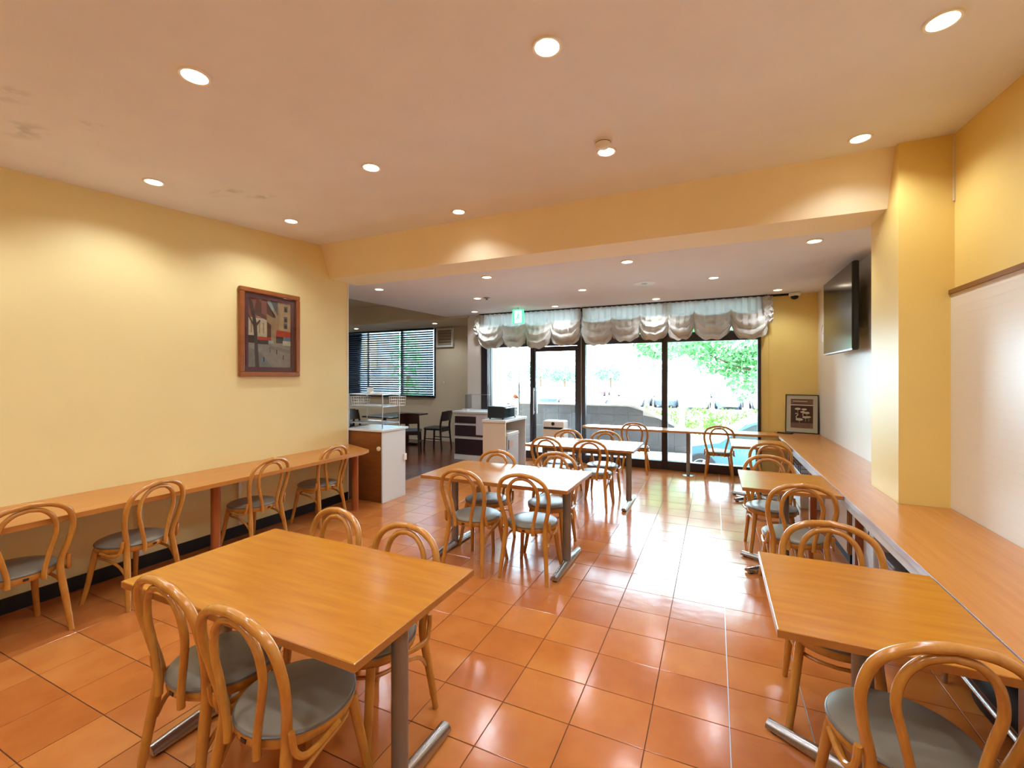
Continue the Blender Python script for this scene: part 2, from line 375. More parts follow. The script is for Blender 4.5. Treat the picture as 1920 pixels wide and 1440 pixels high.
# ------------------------------------------------------------------ floor tiles
fl = struct(MB().box(XL, 1.372, YB, YW, -.05, -.0035).build('floor', M_grout), 'glossy terracotta tiled floor', 'floor')
G = .0016
tile_me = MB().cbox(-TX/2+G, TX/2-G, -TY/2+G, TY/2-G, -.003, 0, .0012).mesh('tile', M_tile)
fwd = (-math.sin(.4302), math.cos(.4302)); rgt = (math.cos(.4302), math.sin(.4302))
def proj(x, y, z=0):
    f = x*fwd[0]+y*fwd[1]; r = x*rgt[0]+y*rgt[1]
    if f < .15: return None
    return 960+829*r/f, 707.4-829*(z-CAM_H)/f
cand = []; rest = MB()
for i in range(-15, 7):
    for j in range(-14, 27):
        x0 = TOX+i*TX; y0 = TOY+j*TY
        a, b, c, d = max(x0, XL), min(x0+TX, 1.372), max(y0, YB), min(y0+TY, YW)
        if b-a < .01 or d-c < .01: continue
        full = b-a > TX-1e-4 and d-c > TY-1e-4
        p = proj(x0+TX/2, y0+TY/2)
        area = 0
        if p and -60 < p[0] < 1980 and p[1] < 1500:
            f = (x0+TX/2)*fwd[0]+(y0+TY/2)*fwd[1]; area = 1/f**3
        if full and area > 0: cand.append((area, x0, y0))
        else: rest.cbox(a+G, b-G, c+G, d-G, -.003, 0, .0012)
cand.sort(reverse=True)
for k, (ar, x0, y0) in enumerate(cand):
    if k < 290: mesh_obj('tile', tile_me, fl, (x0+TX/2, y0+TY/2, 0))
    else: rest.cbox(x0+G, x0+TX-G, y0+G, y0+TY-G, -.003, 0, .0012)
rest.build('tile_field', M_tile, fl)['kind'] = 'stuff'
for xs in (TOX, TOX+TX): MB().box(xs-.0022, xs+.0022, YB+.02, YW-.02, -.0032, .0004).build('joint_strip', M_strip, fl)
fa = struct(MB().box(-9.7, XL, 2.3, BY, -.05, -.0035).build('floor_annex', M_dgrout), 'dark brown tiled floor of the side room', 'floor')
m = MB()
for i in range(-31, -13):
    for j in range(4, 30):
        x0 = TOX+i*TX; y0 = TOY+j*TY
        a, b, c, d = max(x0, -9.68), min(x0+TX, XL-.01), max(y0, 2.33), min(y0+TY, BY)
        if b-a < .02 or d-c < .02: continue
        if c < 4.15: b = min(b, XL-.11)
        if b-a > .02: m.cbox(a+G, b-G, c+G, d-G, -.003, 0, .0012)
m.build('tile_field', M_dtile, fa)['kind'] = 'stuff'

# ------------------------------------------------------------------ shop window and door
ZT = 2.70
def win(name, label, x0, x1, zlow):
    w = struct(empty(name, ((x0+x1)/2, YW, 0)), label, 'window'); h = (x1-x0)/2
    MB().box(-h, h, -.01, .01, zlow, 2.10).build('pane', M_glass, w)
    MB().box(-h, h, -.01, .01, 2.25, ZT).build('transom_pane', M_glass, w)
    return w
w1 = win('window_1', 'glass sidelight left of the shop door', -4.07, -3.16, .14)
w2 = win('window_2', 'wide shop window pane between the door and the mullion', -2.10, -.80, .14)
w3 = win('window_3', 'shop window pane at the right with the tree view', -.71, .595, .14)
def bar(name, x0, x1, z0, z1, par, y0=-.05, y1=.05):
    ox = par.location.x; MB().cbox(x0-ox, x1-ox, y0, y1, z0, z1, .004).build(name, M_frame, par)
bar('jamb', -4.21, -4.07, 0, ZT, w1); bar('jamb', -3.16, -3.10, 0, 2.10, w1); bar('head_rail', -4.07, -2.25, 2.10, 2.25, w1); bar('sill', -4.07, -3.16, 0, .14, w1)
bar('jamb', -4.02, -4.0, .14, 2.1, w1)
bar('jamb', -2.25, -2.19, 0, ZT, w2); bar('jamb', -2.165, -2.10, 0, ZT, w2); bar('head_rail', -2.10, -.80, 2.10, 2.25, w2); bar('sill', -2.10, -.80, 0, .14, w2, -.09)
bar('jamb', -.80, -.71, 0, ZT, w3, -.07); bar('jamb', .595, .64, 0, ZT, w3); bar('head_rail', -.71, .595, 2.10, 2.25, w3); bar('sill', -.71, .64, 0, .14, w3, -.09)
bar('top_rail', -4.21, -2.10, ZT, 2.90, w1); bar('top_rail', -2.10, -.755, ZT, 2.90, w2); bar('top_rail', -.755, .64, ZT, 2.90, w3)
MB().box(-2.19+1.45, -2.165+1.45, -.02, .02, 0, ZT).build('aluminium_strip', M_strip, w2)
d1 = struct(empty('door_1', (-2.675, YW, 0)), 'glazed shop door with tall bar handles', 'door')
for nm, a in (('stile', (-.425,-.385,.0,2.09)), ('stile', (.385,.425,0,2.09)), ('rail', (-.385,.385,2.0,2.09)), ('rail', (-.385,.385,0,.12))):
    MB().cbox(a[0], a[1], -.03, .03, a[2], a[3], .004).build(nm, M_frame, d1)
MB().box(-.385, .385, -.008, .008, .12, 2.0).build('pane', M_glass, d1)
MB().box(-.425, .425, -.01, .01, 2.25, ZT).build('transom_pane', M_glass, d1)
for yy in (-.08, .08):
    hb = MB().tube([(-.40, yy, .83), (-.40, yy, 1.32)], .013, 10); hb.tube([(-.40, yy, .87), (-.40, 0, .87)], .009, 8); hb.tube([(-.40, yy, 1.28), (-.40, 0, 1.28)], .009, 8)
    hb.build('handle', mat('handle_white_steel', '#DDE4E8', .25, metal=.5), d1, True)

# side room window behind blinds
w4 = struct(empty('window_4', (-7.9, BY, 0)), 'side room window behind dark slatted blinds', 'window')
MB().box(-1.8, 1.78, .05, .065, 1.08, 2.69).build('pane', M_glass, w4)
for x0, x1 in ((-1.8,-1.75), (-.36,-.30), (.735,.785), (1.73,1.80)):
    MB().box(x0, x1, .03, .09, 1.06, 2.70).build('mullion', M_plast if x0 < 0 and x0 > -1 else M_frame, w4)
MB().box(-1.8, 1.8, -.02, .11, 1.03, 1.06).build('sill', M_frame, w4)
def blind(x0, x1, label):
    b = thing('venetian_blind', label, 'blind', ((x0+x1)/2, BY-.05, 1.05), 0, 'dark blinds in the side room'); h = (x1-x0)/2
    sl = MB(); a = math.radians(48)
    c, s_ = .024*math.cos(a), .024*math.sin(a)
    sl.add([(-h,-c,-s_),(h,-c,-s_),(h,c,s_),(-h,c,s_),(-h,-c,-s_+.003),(h,-c,-s_+.003),(h,c,s_+.003),(-h,c,s_+.003)],[(3,2,1,0),(4,5,6,7),(0,1,5,4),(1,2,6,5),(2,3,7,6),(3,0,4,7)])
    me = sl.mesh('slat', M_slat); n = 28
    for k in range(n): mesh_obj('slat', me, b, (0, 0, .06+k*(1.56/n)))
    MB().box(-h, h, -.03, .03, 1.61, 1.655).build('head_rail', M_slat, b)
    MB().box(-h, h, -.028, .028, 0, .035).build('bottom_rail', M_slat, b)
    for x in (-h*.7, 0, h*.7): MB().box(x-.003, x+.003, -.027, -.025, .03, 1.62).build('ladder_cord', M_slat, b)
blind(-9.4, -7.15, 'wide dark slatted blind lowered over the side room window')
blind(-7.13, -6.14, 'narrow dark slatted blind beside the wall fan')

# ------------------------------------------------------------------ balloon curtains
def balloon(label, xs, zb, loc_y, end_ruffle):
    x00 = xs[0]; cx = (xs[0]+xs[-1])/2
    t = thing('balloon_curtain', label, 'curtain', (cx, loc_y, 2.74)); ZH = 0.0
    rnd = random.Random(int(abs(x00)*100)); rows = []; NT_ = 46; SEG = 22
    for it in range(NT_+1):
        tt = it/NT_; row = []
        for k in range(len(xs)-1):
            a0, a1 = xs[k]-cx, xs[k+1]-cx
            for q in range(SEG + (1 if k == len(xs)-2 else 0)):
                u_ = q/SEG; a = u_*2-1
                sag = 1-abs(a)**3
                hedge, hmid = zb[k][0]*(1-u_)+zb[k][1]*u_, zb[k][2]
                drop = hedge+(hmid-hedge)*(sag**.6)
                z = ZH - tt*drop
                low = max(0, (tt-.32)/.68)
                pleat = .016*math.sin((a0+u_*(a1-a0))*62+k*1.7)*(1-low*.8)+.008*math.sin((a0+u_*(a1-a0))*151)*(1-low)
                puff = .13*math.sin(min(1, low)*PI*.93)**.7*(.35+.65*sag) if low > 0 else 0
                fold = .042*math.sin(low*19-sag*5.0+k*2)*low**.5*(.25+.75*sag)+.012*math.sin(low*43-sag*9+k)*low
                pinch = .04*math.exp(-((1-abs(a))/.13)**2)*low
                x = a0+u_*(a1-a0) + .012*math.sin(tt*21+k)*low
                row.append((x, -(pleat+puff+fold-pinch)-.01, z + .012*math.sin(a*9+k*2)*low))
        rows.append(row)
    MB().grid(rows[:19]).build('sheer_panel', M_sheer, t, True); MB().grid(rows[18:]).build('swag_band', M_curt, t, True)
    MB().box(xs[0]-cx, xs[-1]-cx, -.015, .02, -.004, .022).build('curtain_rail', M_frame, t)
    # gathered frill at an end
    for side in end_ruffle:
        ex = (xs[0] if side < 0 else xs[-1])-cx; r2 = []
        for it in range(26):
            tt = it/25; row = []
            for q in range(13):
                b_ = q/12
                row.append((ex+side*(-.05+.11*b_+.012*math.sin(tt*40+q)), -.05-.05*math.sin(tt*PI)-.03*math.sin(tt*34+b_*4)*b_, -.02-.40*tt+.02*math.sin(b_*14+tt*9)))
            r2.append(row)
        MB().grid(r2).build('frill', M_curt, t, True)
balloon('white balloon curtain of four swags above the shop door', [-4.211,-3.687,-3.211,-2.716,-2.166], [(.50,.53,.67),(.52,.50,.66),(.50,.50,.69),(.50,.50,.65)], 7.64, (-1,))
balloon('white balloon curtain of six swags above the large window panes', [-2.137,-1.611,-1.139,-.691,-.305,.229,.72], [(.46,.50,.67),(.50,.47,.61),(.47,.46,.61),(.46,.47,.62),(.42,.42,.63),(.42,.48,.64)], 7.64, (1,))

# ------------------------------------------------------------------ downlights
dl_me = {}
def downlight(x, y, z, label, power=1.0, r=.05, group='round ceiling downlights', warm=WARM, ang=142):
    t = thing('downlight', label, 'downlight', (x, y, z), 0, group)
    if r not in dl_me:
        a = MB().lathe([(r*1.28,0),(r*1.28,-.006),(r*1.2,-.011),(r*1.02,-.009),(r*1.0,.0)], 28).mesh('trim_ring', M_ring, True)
        b = MB().lathe([(0.0001,-.004),(r*.99,-.004),(r*.99,-.001)], 28).mesh('lens', M_lens)
        dl_me[r] = (a, b)
    mesh_obj('trim_ring', dl_me[r][0], t); mesh_obj('lens', dl_me[r][1], t)
    ld = bpy.data.lights.new('lamp', 'SPOT'); ld.energy = SPOT_W*power; ld.color = warm; ld.spot_size = math.radians(ang); ld.spot_blend = .65; ld.shadow_soft_size = r*.9
    lo = bpy.data.objects.new('lamp', ld); COL.objects.link(lo); lo.parent = t; lo.location = (0, 0, -.02)
front = [(-2.105,1.20,'nearest downlight at the upper left of the front ceiling'),(-.637,1.739,'large downlight at the top middle of the front ceiling'),(.826,2.318,'downlight at the top right corner of the front ceiling'),
 (-3.61,1.787,'downlight close to the left wall, nearer of the two'),(-2.115,2.324,'downlight in the middle of the front ceiling, left of the smoke detector'),(-.638,2.853,'downlight right behind the smoke detector'),
 (.83,3.436,'downlight beside the pillar top in front of the soffit'),(-3.605,2.90,'downlight close to the left wall, farther of the two'),(-2.111,3.441,'downlight in front of the slanted soffit near its left end')]
for x, y, l in front: downlight(x, y, zc(y), l)
for x, y in ((.83,1.2),(-.637,.62),(-3.61,.67),(-2.105,.08),(.83,.08),(-.637,-.5),(-3.61,-.45),(-2.1,-1.1),(.83,-1.1)):
    downlight(x, y, zc(y), 'ceiling downlight of the front room outside the picture', group='downlights outside the picture')
rear = [(-4.088,4.643,'rear ceiling downlight nearest the left wall end'),(-2.436,4.60,'rear ceiling downlight above the middle table, left of centre'),(-.812,4.58,'rear ceiling downlight in the first row, above the aisle'),(.781,4.557,'rear ceiling downlight beside the television'),
 (-3.294,5.91,'rear ceiling downlight next to the small ceiling nozzle'),(-1.659,5.94,'rear ceiling downlight left of the round speaker'),(-.014,5.866,'rear ceiling downlight right of the round speaker'),
 (-4.10,7.25,'rear ceiling downlight by the white window pier'),(-2.519,7.28,'rear ceiling downlight above the shop door curtain'),(-.84,7.25,'rear ceiling downlight in front of the six-swag curtain'),(.802,7.21,'rear ceiling downlight next to the security camera')]
for x, y, l in rear: downlight(x, y, zr(y), l, .62)
for x, y, l in ((-8.02,8.29,'small downlight over the wide blind in the side room'),(-5.65,8.2,'small downlight beside the wall fan in the side room')): downlight(x, y, 2.72, l, .8)
for x, y in ((-6.2,5.4),(-8.0,5.4),(-6.2,6.9),(-8.0,6.9)): downlight(x, y, 3.12, 'unseen downlight added to brighten the side room', 1.0, group='added side room lamps')  # unseen lamps added to lift the side room's brightness

# ------------------------------------------------------------------ ceiling fittings
t = thing('smoke_detector', 'round white smoke detector on the front ceiling', 'smoke detector', (-.624, 2.70, zc(2.70)))
MB().lathe([(.055,.004),(.055,-.012)], 28).build('base', M_plast, t, True); MB().lathe([(.048,-.010),(.048,-.03),(.036,-.042),(.0001,-.046)], 28).build('cover', M_plast, t, True)
MB().lathe([(.0485,-.016),(.0485,-.021)], 28).build('vent_slot', M_brass, t)
t = thing('ceiling_speaker', 'round grey speaker grille flush in the rear ceiling', 'speaker', (-.823, 5.86, zr(5.86)))
MB().lathe([(.13,0),(.13,-.006),(.115,-.008)], 32).build('rim', M_plast, t, True); MB().lathe([(.113,-.006),(.0001,-.009)], 32).build('grille', M_grey, t)
t = thing('ceiling_nozzle', 'small grey nozzle on the rear ceiling by a downlight', 'nozzle', (-3.141, 5.933, zr(5.933)))
MB().lathe([(.05,0),(.05,-.006),(.02,-.012),(.018,-.035),(.0001,-.037)], 20).build('plate', M_grey, t, True)
t = thing('security_camera', 'white dome security camera under the ceiling at the rear wall', 'camera', (1.06, 7.60, zr(7.6)))
MB().cbox(-.07,.07,-.06,.06,-.055,0,.012).build('housing', M_plast, t, True); MB().lathe([(.052,-.05),(.045,-.085),(.02,-.10),(.0001,-.103)], 20).build('dome', M_rub, t, True)
t = thing('cable_rail', 'thin black rail along the ceiling edge beside the security camera', 'rail', (.86, 7.66, zr(7.66)))
MB().box(-.13,.14,-.015,.015,-.03,-.001).build('rail', M_rub, t)
t = thing('exit_sign', 'green emergency exit sign box hanging from the rear ceiling', 'sign', (-3.16, 7.15, zr(7.15)))
MB().cbox(-.105,.105,-.02,.02,-.285,-.035,.004).build('housing', M_exit, t)
MB().box(-.06,.075,-.0225,-.0205,-.27,-.055).build('lit_panel', M_exitw, t)
m = MB(); m.lathe([(.0001,0),(.013,0),(.013,.001)],14); e = m.build('figure_head', M_exit, t); e.rotation_euler = (PI/2,0,0); e.location = (.02,-.0235,-.095)
m = MB()
for p in ([(.015,-.11),(.03,-.115),(.01,-.17),(-.01,-.16)], [(.0,-.16),(.014,-.17),(.04,-.20),(.03,-.215),(.0,-.19)], [(-.01,-.16),(.006,-.17),(-.02,-.225),(-.04,-.22)], [(.02,-.12),(.05,-.14),(.045,-.15),(.015,-.135)], [(.012,-.115),(-.025,-.145),(-.02,-.155),(.012,-.13)]):
    m.prism_ax(p, -.0245, -.0225, 'y')
m.build('running_figure', M_exit, t)
MB().tube([(0,0,-.04),(0,0,.0)], .008, 8).build('stem', M_grey, t)

# ------------------------------------------------------------------ bentwood chairs
def bent_chair():
    t = empty('bentwood_chair')
    R = .0158
    def mir(p): return (-p[0], p[1], p[2])
    half = [(-.190,-.212,0),(-.172,-.184,.20),(-.158,-.160,.365),(-.162,-.162,.43),(-.188,-.182,.538),(-.200,-.204,.64),(-.172,-.222,.733),(-.096,-.233,.784),(0,-.236,.800)]
    path = catmull(half, 7); path = path + [Vector(mir(p)) for p in reversed(path[:-1])]
    n = len(path); cut = 7*2+2
    rad = []
    for i, p in enumerate(path): rad.append(R + (.0035*math.exp(-((p.z-.30)/.15)**2)) - (.002 if p.z < .06 else 0))
    MB().tube(path[cut:n-cut], rad[cut:n-cut], 10).build('back_loop', M_bent, t, True)
    MB().tube(path[:cut+1], rad[:cut+1], 10).build('leg', M_bent, t, True)
    MB().tube(path[n-cut-1:], rad[n-cut-1:], 10).build('leg', M_bent, t, True)
    inn = [(-.074,-.199,.350),(-.076,-.200,.41),(-.102,-.204,.53),(-.122,-.212,.62),(-.106,-.220,.703),(-.06,-.2265,.755),(0,-.2285,.771)]
    ip = catmull(inn, 6); ip = ip+[Vector(mir(p)) for p in reversed(ip[:-1])]
    MB().tube(ip, .0133, 9).build('inner_loop', M_bent, t, True)
    MB().lathe([(.165,.356),(.185,.354),(.192,.362),(.194,.383),(.190,.393),(.16,.395)], 32).build('seat_ring', M_bent, t, True)
    cu = MB().lathe([(.188,.387),(.194,.395),(.190,.405),(.165,.415),(.11,.421),(.0001,.423)], 32).build('seat_cushion', M_seat, t, True)
    MB().tube([(.193*math.cos(2*PI*k/32), .193*math.sin(2*PI*k/32), .396) for k in range(32)], .0045, 6, True).build('piping', M_pipe, cu, True)
    for s in (-1, 1):
        lp = catmull([(s*.132,.122,.36),(s*.146,.143,.24),(s*.160,.165,.11),(s*.175,.188,0)], 4)
        MB().tube(lp, [.0198-.0058*(k/(len(lp)-1)) for k in range(len(lp))], 10).build('leg', M_bent, t, True)
        bp = catmull([(s*.192,.01,.362),(s*.203,-.07,.354),(s*.205,-.130,.358),(s*.196,-.158,.385),(s*.192,-.168,.45)], 5)
        MB().tube(bp, .0105, 8).build('bracket', M_bent, t, True)
    hp = [(-.168,-.168,.215),(-.174,-.12,.275),(-.168,-.03,.305),(-.146,.080,.310),(-.083,.142,.310),(0,.160,.310)]
    hq = catmull(hp, 5); hq = hq+[Vector(mir(p)) for p in reversed(hq[:-1])]
    MB().tube(hq, .0085, 8).build('hoop_stretcher', M_bent, t, True)
    MB().box(-.012,.012,-.1965,-.1935,.368,.382).build('badge', M_stud, t)
    return t
chair0 = bent_chair(); used = False
def chair(x, y, rz, label, group):
    global used
    c = copy_tree(chair0) if used else chair0
    used = True
    c.location = (x, y, 0); c.rotation_euler = (0, 0, rz)
    tag(c, label, 'chair', group)
D = math.radians
gl, g1, g2, g3, gw, gr = 'chairs along the left wall counter', 'chairs at the near left table', 'chairs at the middle table', 'chairs at the far table', 'chairs at the window counter', 'chairs at the small right tables'
# rz: 0 faces +Y (away from the viewer); 90 faces -X (the left wall)
chair(-3.736,1.126,D(90),'bentwood chair at the left wall counter, cut by the picture edge',gl)
chair(-3.705,1.7,D(104),'second bentwood chair from the left at the left wall counter',gl)
chair(-3.775,2.636,D(96),'third bentwood chair at the left wall counter, beyond the round post',gl)
chair(-3.832,3.406,D(95),'farthest bentwood chair at the left wall counter, beside the brown cabinet',gl)
chair(-1.781,1.135,D(-2.5),'bentwood chair at the near left table, front side, left of the pair',g1)
chair(-1.345,1.108,D(-2),'bentwood chair at the near left table, front side, seat fully in view',g1)
chair(-1.883,1.553,D(172),'bentwood chair behind the near left table, left one, only its back arch showing',g1)
chair(-1.375,1.508,D(175),'bentwood chair behind the near left table, right one by the table corner',g1)
chair(-1.772,3.175,D(-5),'bentwood chair at the middle table, front side, left of the pair',g2)
chair(-1.30,3.226,D(1),'bentwood chair at the middle table, front side, right of the pair by the steel leg',g2)
chair(-1.928,3.631,D(179),'bentwood chair behind the middle table, left one',g2)
chair(-1.349,3.747,D(185),'bentwood chair behind the middle table, right one',g2)
chair(-1.811,5.187,D(-5),'bentwood chair at the far table, front side, left of the pair',g3)
chair(-1.291,5.17,D(-1.5),'bentwood chair at the far table, front side, right of the pair',g3)
chair(-1.822,5.59,D(181),'bentwood chair behind the far table in front of the white air purifier',g3)
chair(-1.313,5.648,D(182),'bentwood chair behind the far table in front of the tiled parapet',g3)
chair(-1.153,7.35,D(0),'bentwood chair at the window counter, left one',gw)
chair(0.056,7.4,D(0),'bentwood chair at the window counter, right one, before the parked car',gw)
chair(.535,1.79,D(11),'nearest bentwood chair at bottom right with grey seat',gr)
chair(0.486,2.395,D(173),'bentwood chair behind the nearest small right table',gr)
chair(0.508,3.718,D(6),'bentwood chair on the near side of the middle small right table',gr)
chair(0.445,4.418,D(180),'bentwood chair on the far side of the middle small right table',gr)
chair(0.557,5.801,D(-1),'bentwood chair at the farthest small right table',gr)

# ------------------------------------------------------------------ tables
def table(x, y, sx, sy, label, along, topm, group=None):
    t = thing('dining_table', label, 'table', (x, y, 0), 0, group); h = .70
    tp = MB().cbox(-sx/2, sx/2, -sy/2, sy/2, h-.028, h, .002).build('tabletop', topm, t)
    e = MB(); w = .0012
    e.box(-sx/2-w, sx/2+w, -sy/2-w, -sy/2, h-.0265, h-.0025); e.box(-sx/2-w, sx/2+w, sy/2, sy/2+w, h-.0265, h-.0025)
    e.box(-sx/2-w, -sx/2, -sy/2, sy/2, h-.0265, h-.0025); e.box(sx/2, sx/2+w, -sy/2, sy/2, h-.0265, h-.0025)
    e.build('edge_band', M_edge, tp)
    ps = [(-sx/2+.115, 0), (sx/2-.115, 0)] if along == 'x' else []
    L = (sy if along == 'x' else sx)/2-.04
    for px_, py_ in ps:
        col = MB(); col.lathe([(.034,.05),(.034,.66)], 20, (px_, py_, 0), 1 if along == 'x' else .75, .75 if along == 'x' else 1)
        col.build('column', M_steel, t, True)
        f = MB(); prof = []
        ns = 9; rows = []
        for k in range(ns):
            u_ = -1+2*k/(ns-1); hh = .032+.022*(1-abs(u_))**.8; ww = .030
            ring = []
            for q in range(9):
                a = PI*q/8; ring.append((u_*L, ww*math.cos(a), .012+hh*math.sin(a)))
            ring += [(u_*L, -ww, .012), (u_*L, ww, .012)]
            rows.append(ring)
        nn = len(rows[0]); vs = []
        for r_ in rows:
            for (a, b, c) in r_: vs.append((px_+b, py_+a, c) if along == 'x' else (px_+a, py_+b, c))
        fs = [(i*nn+k, i*nn+(k+1)%nn, (i+1)*nn+(k+1)%nn, (i+1)*nn+k) for i in range(ns-1) for k in range(nn)]+[tuple(range(nn)), tuple((ns-1)*nn+k for k in range(nn))]
        f.add(vs, fs); fo = f.build('foot', M_chrome, t, True)
        for sg in (-1, 1):
            q = sg*(L-.03)
            c_ = (px_, py_+q, 0) if along == 'x' else (px_+q, py_, 0)
            MB().lathe([(.022,0),(.022,.013)], 14, c_).build('glide', M_rub, fo)
        pl = MB(); pl.box(px_-.05, px_+.05, py_-(.25 if along == 'x' else .05), py_+(.25 if along == 'x' else .05), .655, .672) if along == 'x' else pl.box(px_-.2, px_+.2, py_-.05, py_+.05, .655, .672)
        pl.build('bracket_plate', M_steel, t)
    if along == 'x': MB().box(ps[0][0], ps[1][0], -.014, .014, .575, .635).build('rail', M_steel, t)
    else:                                   # single column on a cross base of four prongs
        MB().lathe([(.034,.05),(.034,.655)], 20).build('column', M_steel, t, True)
        MB().box(-.17, .17, -.17, .17, .655, .672).build('bracket_plate', M_steel, t)
        MB().lathe([(.055,.012),(.055,.05),(.036,.075)], 20).build('hub', M_chrome, t, True)
        for ex, ey in ((-.285,.185),(.27,.185),(-.27,-.19),(.27,-.19)):
            d = Vector((ex, ey, 0)); l = d.length; d.normalize(); nrm = Vector((-d.y, d.x, 0)); rows = []
            for k in range(6):
                q = .02+(l-.02)*k/5; hh = .052-.024*k/5; ww = .028
                rows.append([tuple(d*q+nrm*ww*math.cos(PI*a/8)+Vector((0,0,.012+hh*math.sin(PI*a/8)))) for a in range(9)])
            f = MB(); nn = 9; vs = [p for r_ in rows for p in r_]
            f.add(vs, [(i*nn+k, i*nn+(k+1)%nn, (i+1)*nn+(k+1)%nn, (i+1)*nn+k) for i in range(5) for k in range(nn)]+[tuple(range(nn)), tuple(5*nn+k for k in range(nn))])
            fo = f.build('foot', M_chrome, t, True)
            c_ = d*(l-.03); MB().lathe([(.02,0),(.02,.013)], 14, (c_.x, c_.y, 0)).build('glide', M_rub, fo)
    return t
table(-1.555, 1.305, 1.235, .685, 'large beech table in the left foreground with four bentwood chairs', 'x', M_top, 'four-seat tables')
table(-1.612, 3.425, 1.285, .72, 'beech table in the middle of the room, half white with window glare', 'x', M_top, 'four-seat tables')
table(-1.470, 5.385, 1.30, .74, 'far beech table before the window counter, white with glare', 'x', M_top, 'four-seat tables')
gs = 'small tables against the right counter'
table(.496, 2.025, .620, .71, 'small beech table in the right foreground against the counter', 'y', M_top, gs)
table(.497, 4.07, .620, .70, 'small beech table against the counter, middle one at right', 'y', M_top, gs)
table(.493, 6.255, .620, .72, 'farthest small beech table against the right counter', 'y', M_top, gs)

# ------------------------------------------------------------------ left wall counter
t = thing('wall_counter', 'narrow wooden counter shelf running along the left wall', 'counter', (XL, 0, 0))
tp = MB().prism([(.001,-1.5),(.60,-1.5),(.60,3.55),(.585,3.80),(.54,3.93),(.001,4.165)], .658, .69).build('countertop', M_ctr, t)
for yy in (.72, 2.30, 3.86): MB().lathe([(.036,0),(.036,.658)], 24, (.40, yy, 0)).build('post', M_post, t, True)

# ------------------------------------------------------------------ right wall counter
t = thing('wall_counter', 'wide orange wooden counter along the right wall past the pillar', 'counter', (.815, 0, 0))
tp = MB().prism([(0,-1.5),(XR-.02-.815,-1.5),(XR-.02-.815,PY0-.004),(PX0-.815-.003,PY0-.004),(PX0-.815-.003,PY1+.004),(.555,PY1+.004),(.555,YW-.003),(0,YW-.003)], .665, .70).build('countertop', M_ctr, t)
MB().box(-.002, .0, -1.5, 7.2, .667, .698).build('edge_band', M_edgew, tp)
MB().box(.02, .04, -1.4, 7.15, .60, .665).build('apron', M_white, t)
for yy in (2.0, 3.95, 5.60, 7.1): MB().cbox(.10, .16, yy-.04, yy+.04, 0, .665, .006).build('post', M_post, t)
MB().tube([(.225,1.2,.15),(.225,3.0,.15)], .016, 12).build('foot_rail', M_chrome, t, True)
for yy in (1.3, 2.9): MB().tube([(.225,yy,0),(.225,yy,.15)], .012, 10).build('rail_stand', M_chrome, t, True)
struct(MB().box(1.345, 1.3715, PY1+.003, YW-.002, 0, .60).build('trim_7', M_white), 'white panel on the wall under the right counter', 'trim')
struct(MB().box(1.335, 1.3585, -1.5, PY0-.003, 0, .60).build('trim_8', M_white), 'white panel under the right counter in front of the pillar', 'trim')
# under-counter things
t = thing('storage_box', 'brown wooden box with grey lid under the right counter', 'box', (1.10, 3.36, 0))
MB().cbox(-.16,.16,-.13,.13,0,.40,.005).build('body', M_brown, t); MB().cbox(-.165,.165,-.135,.135,.40,.425,.005).build('lid', mat('grey_lid', '#6F7076', .5), t)
t = thing('wooden_cabinet', 'low brown wooden cabinet under the right counter between the posts', 'cabinet', (1.14, 4.80, 0))
MB().cbox(-.16,.19,-.40,.40,.08,.58,.004).build('body', mat('tan_laminate', '#B98C66', .45), t); MB().box(-.14,.17,-.38,.38,0,.08).build('plinth', M_rub, t)
MB().box(-.163,-.16,-.39,-.005,.10,.56).build('door', mat('tan_laminate2', '#B98C66', .45), t); MB().box(-.163,-.16,.005,.39,.10,.56).build('door', mat('tan_laminate3', '#B98C66', .45), t)
t = thing('wire_basket', 'grey wire basket on a white box under the counter by the far wall', 'basket', (1.08, 6.35, 0))
MB().cbox(-.18,.20,-.30,.30,0,.40,.006).build('box', M_white, t)
m = MB()
for k in range(9): m.tube([(-.18, -.30+k*.075, .41),(-.18,-.30+k*.075,.55)], .003, 6)
for zz in (.41,.455,.50,.55): m.tube([(-.18,-.30,zz),(-.18,.30,zz)], .003, 6); m.tube([(.18,-.30,zz),(.18,.30,zz)], .003, 6); m.tube([(-.18,-.30,zz),(.18,-.30,zz)], .003, 6); m.tube([(-.18,.30,zz),(.18,.30,zz)], .003, 6)
m.build('wires', mat('dark_wire', '#4B5058', .4, metal=.6), t)
t = thing('bag', 'black bag lying on the floor under the right counter', 'bag', (1.13, 2.62, 0))
MB().lathe([(.16,0),(.20,.03),(.205,.08),(.16,.15),(.08,.185),(.0001,.19)], 24, (.07,.06,0), .60, 1.1).build('body', M_rub, t, True)
MB().tube(catmull([(.07,-.10,.15),(.07,-.04,.25),(.07,.12,.25),(.07,.18,.15)],6), .008, 8).build('handle', M_rub, t, True)
t = thing('white_box', 'white storage box under the counter beside the brown box', 'box', (.98, 3.60, 0))
MB().cbox(-.02,.085,.085,.30,0,.56,.005).build('body', M_white, t)
MB().box(-.022,-.02,.17,.185,.40,.52).build('slot', M_rub, t)

# ------------------------------------------------------------------ window counter
t = thing('window_counter', 'narrow counter under the shop window on round steel posts', 'counter', (0, 7.40, 0))
arc = [(-1.86+.20*math.cos(a), .20*math.sin(a)) for a in [PI/2+PI*k/10 for k in range(11)]]
tp = MB().prism([(.812,-.20),(.812,.20)]+arc, .668, .70).build('countertop', M_ctrx, t)
for xx in (-1.55, -.375):
    p = MB().lathe([(.028,.012),(.028,.668)], 20, (xx,-.05,0)).build('post', M_steel, t, True)
    MB().lathe([(.085,0),(.085,.008),(.03,.014)], 24, (xx,-.05,0)).build('base_disc', M_chrome, p, True)

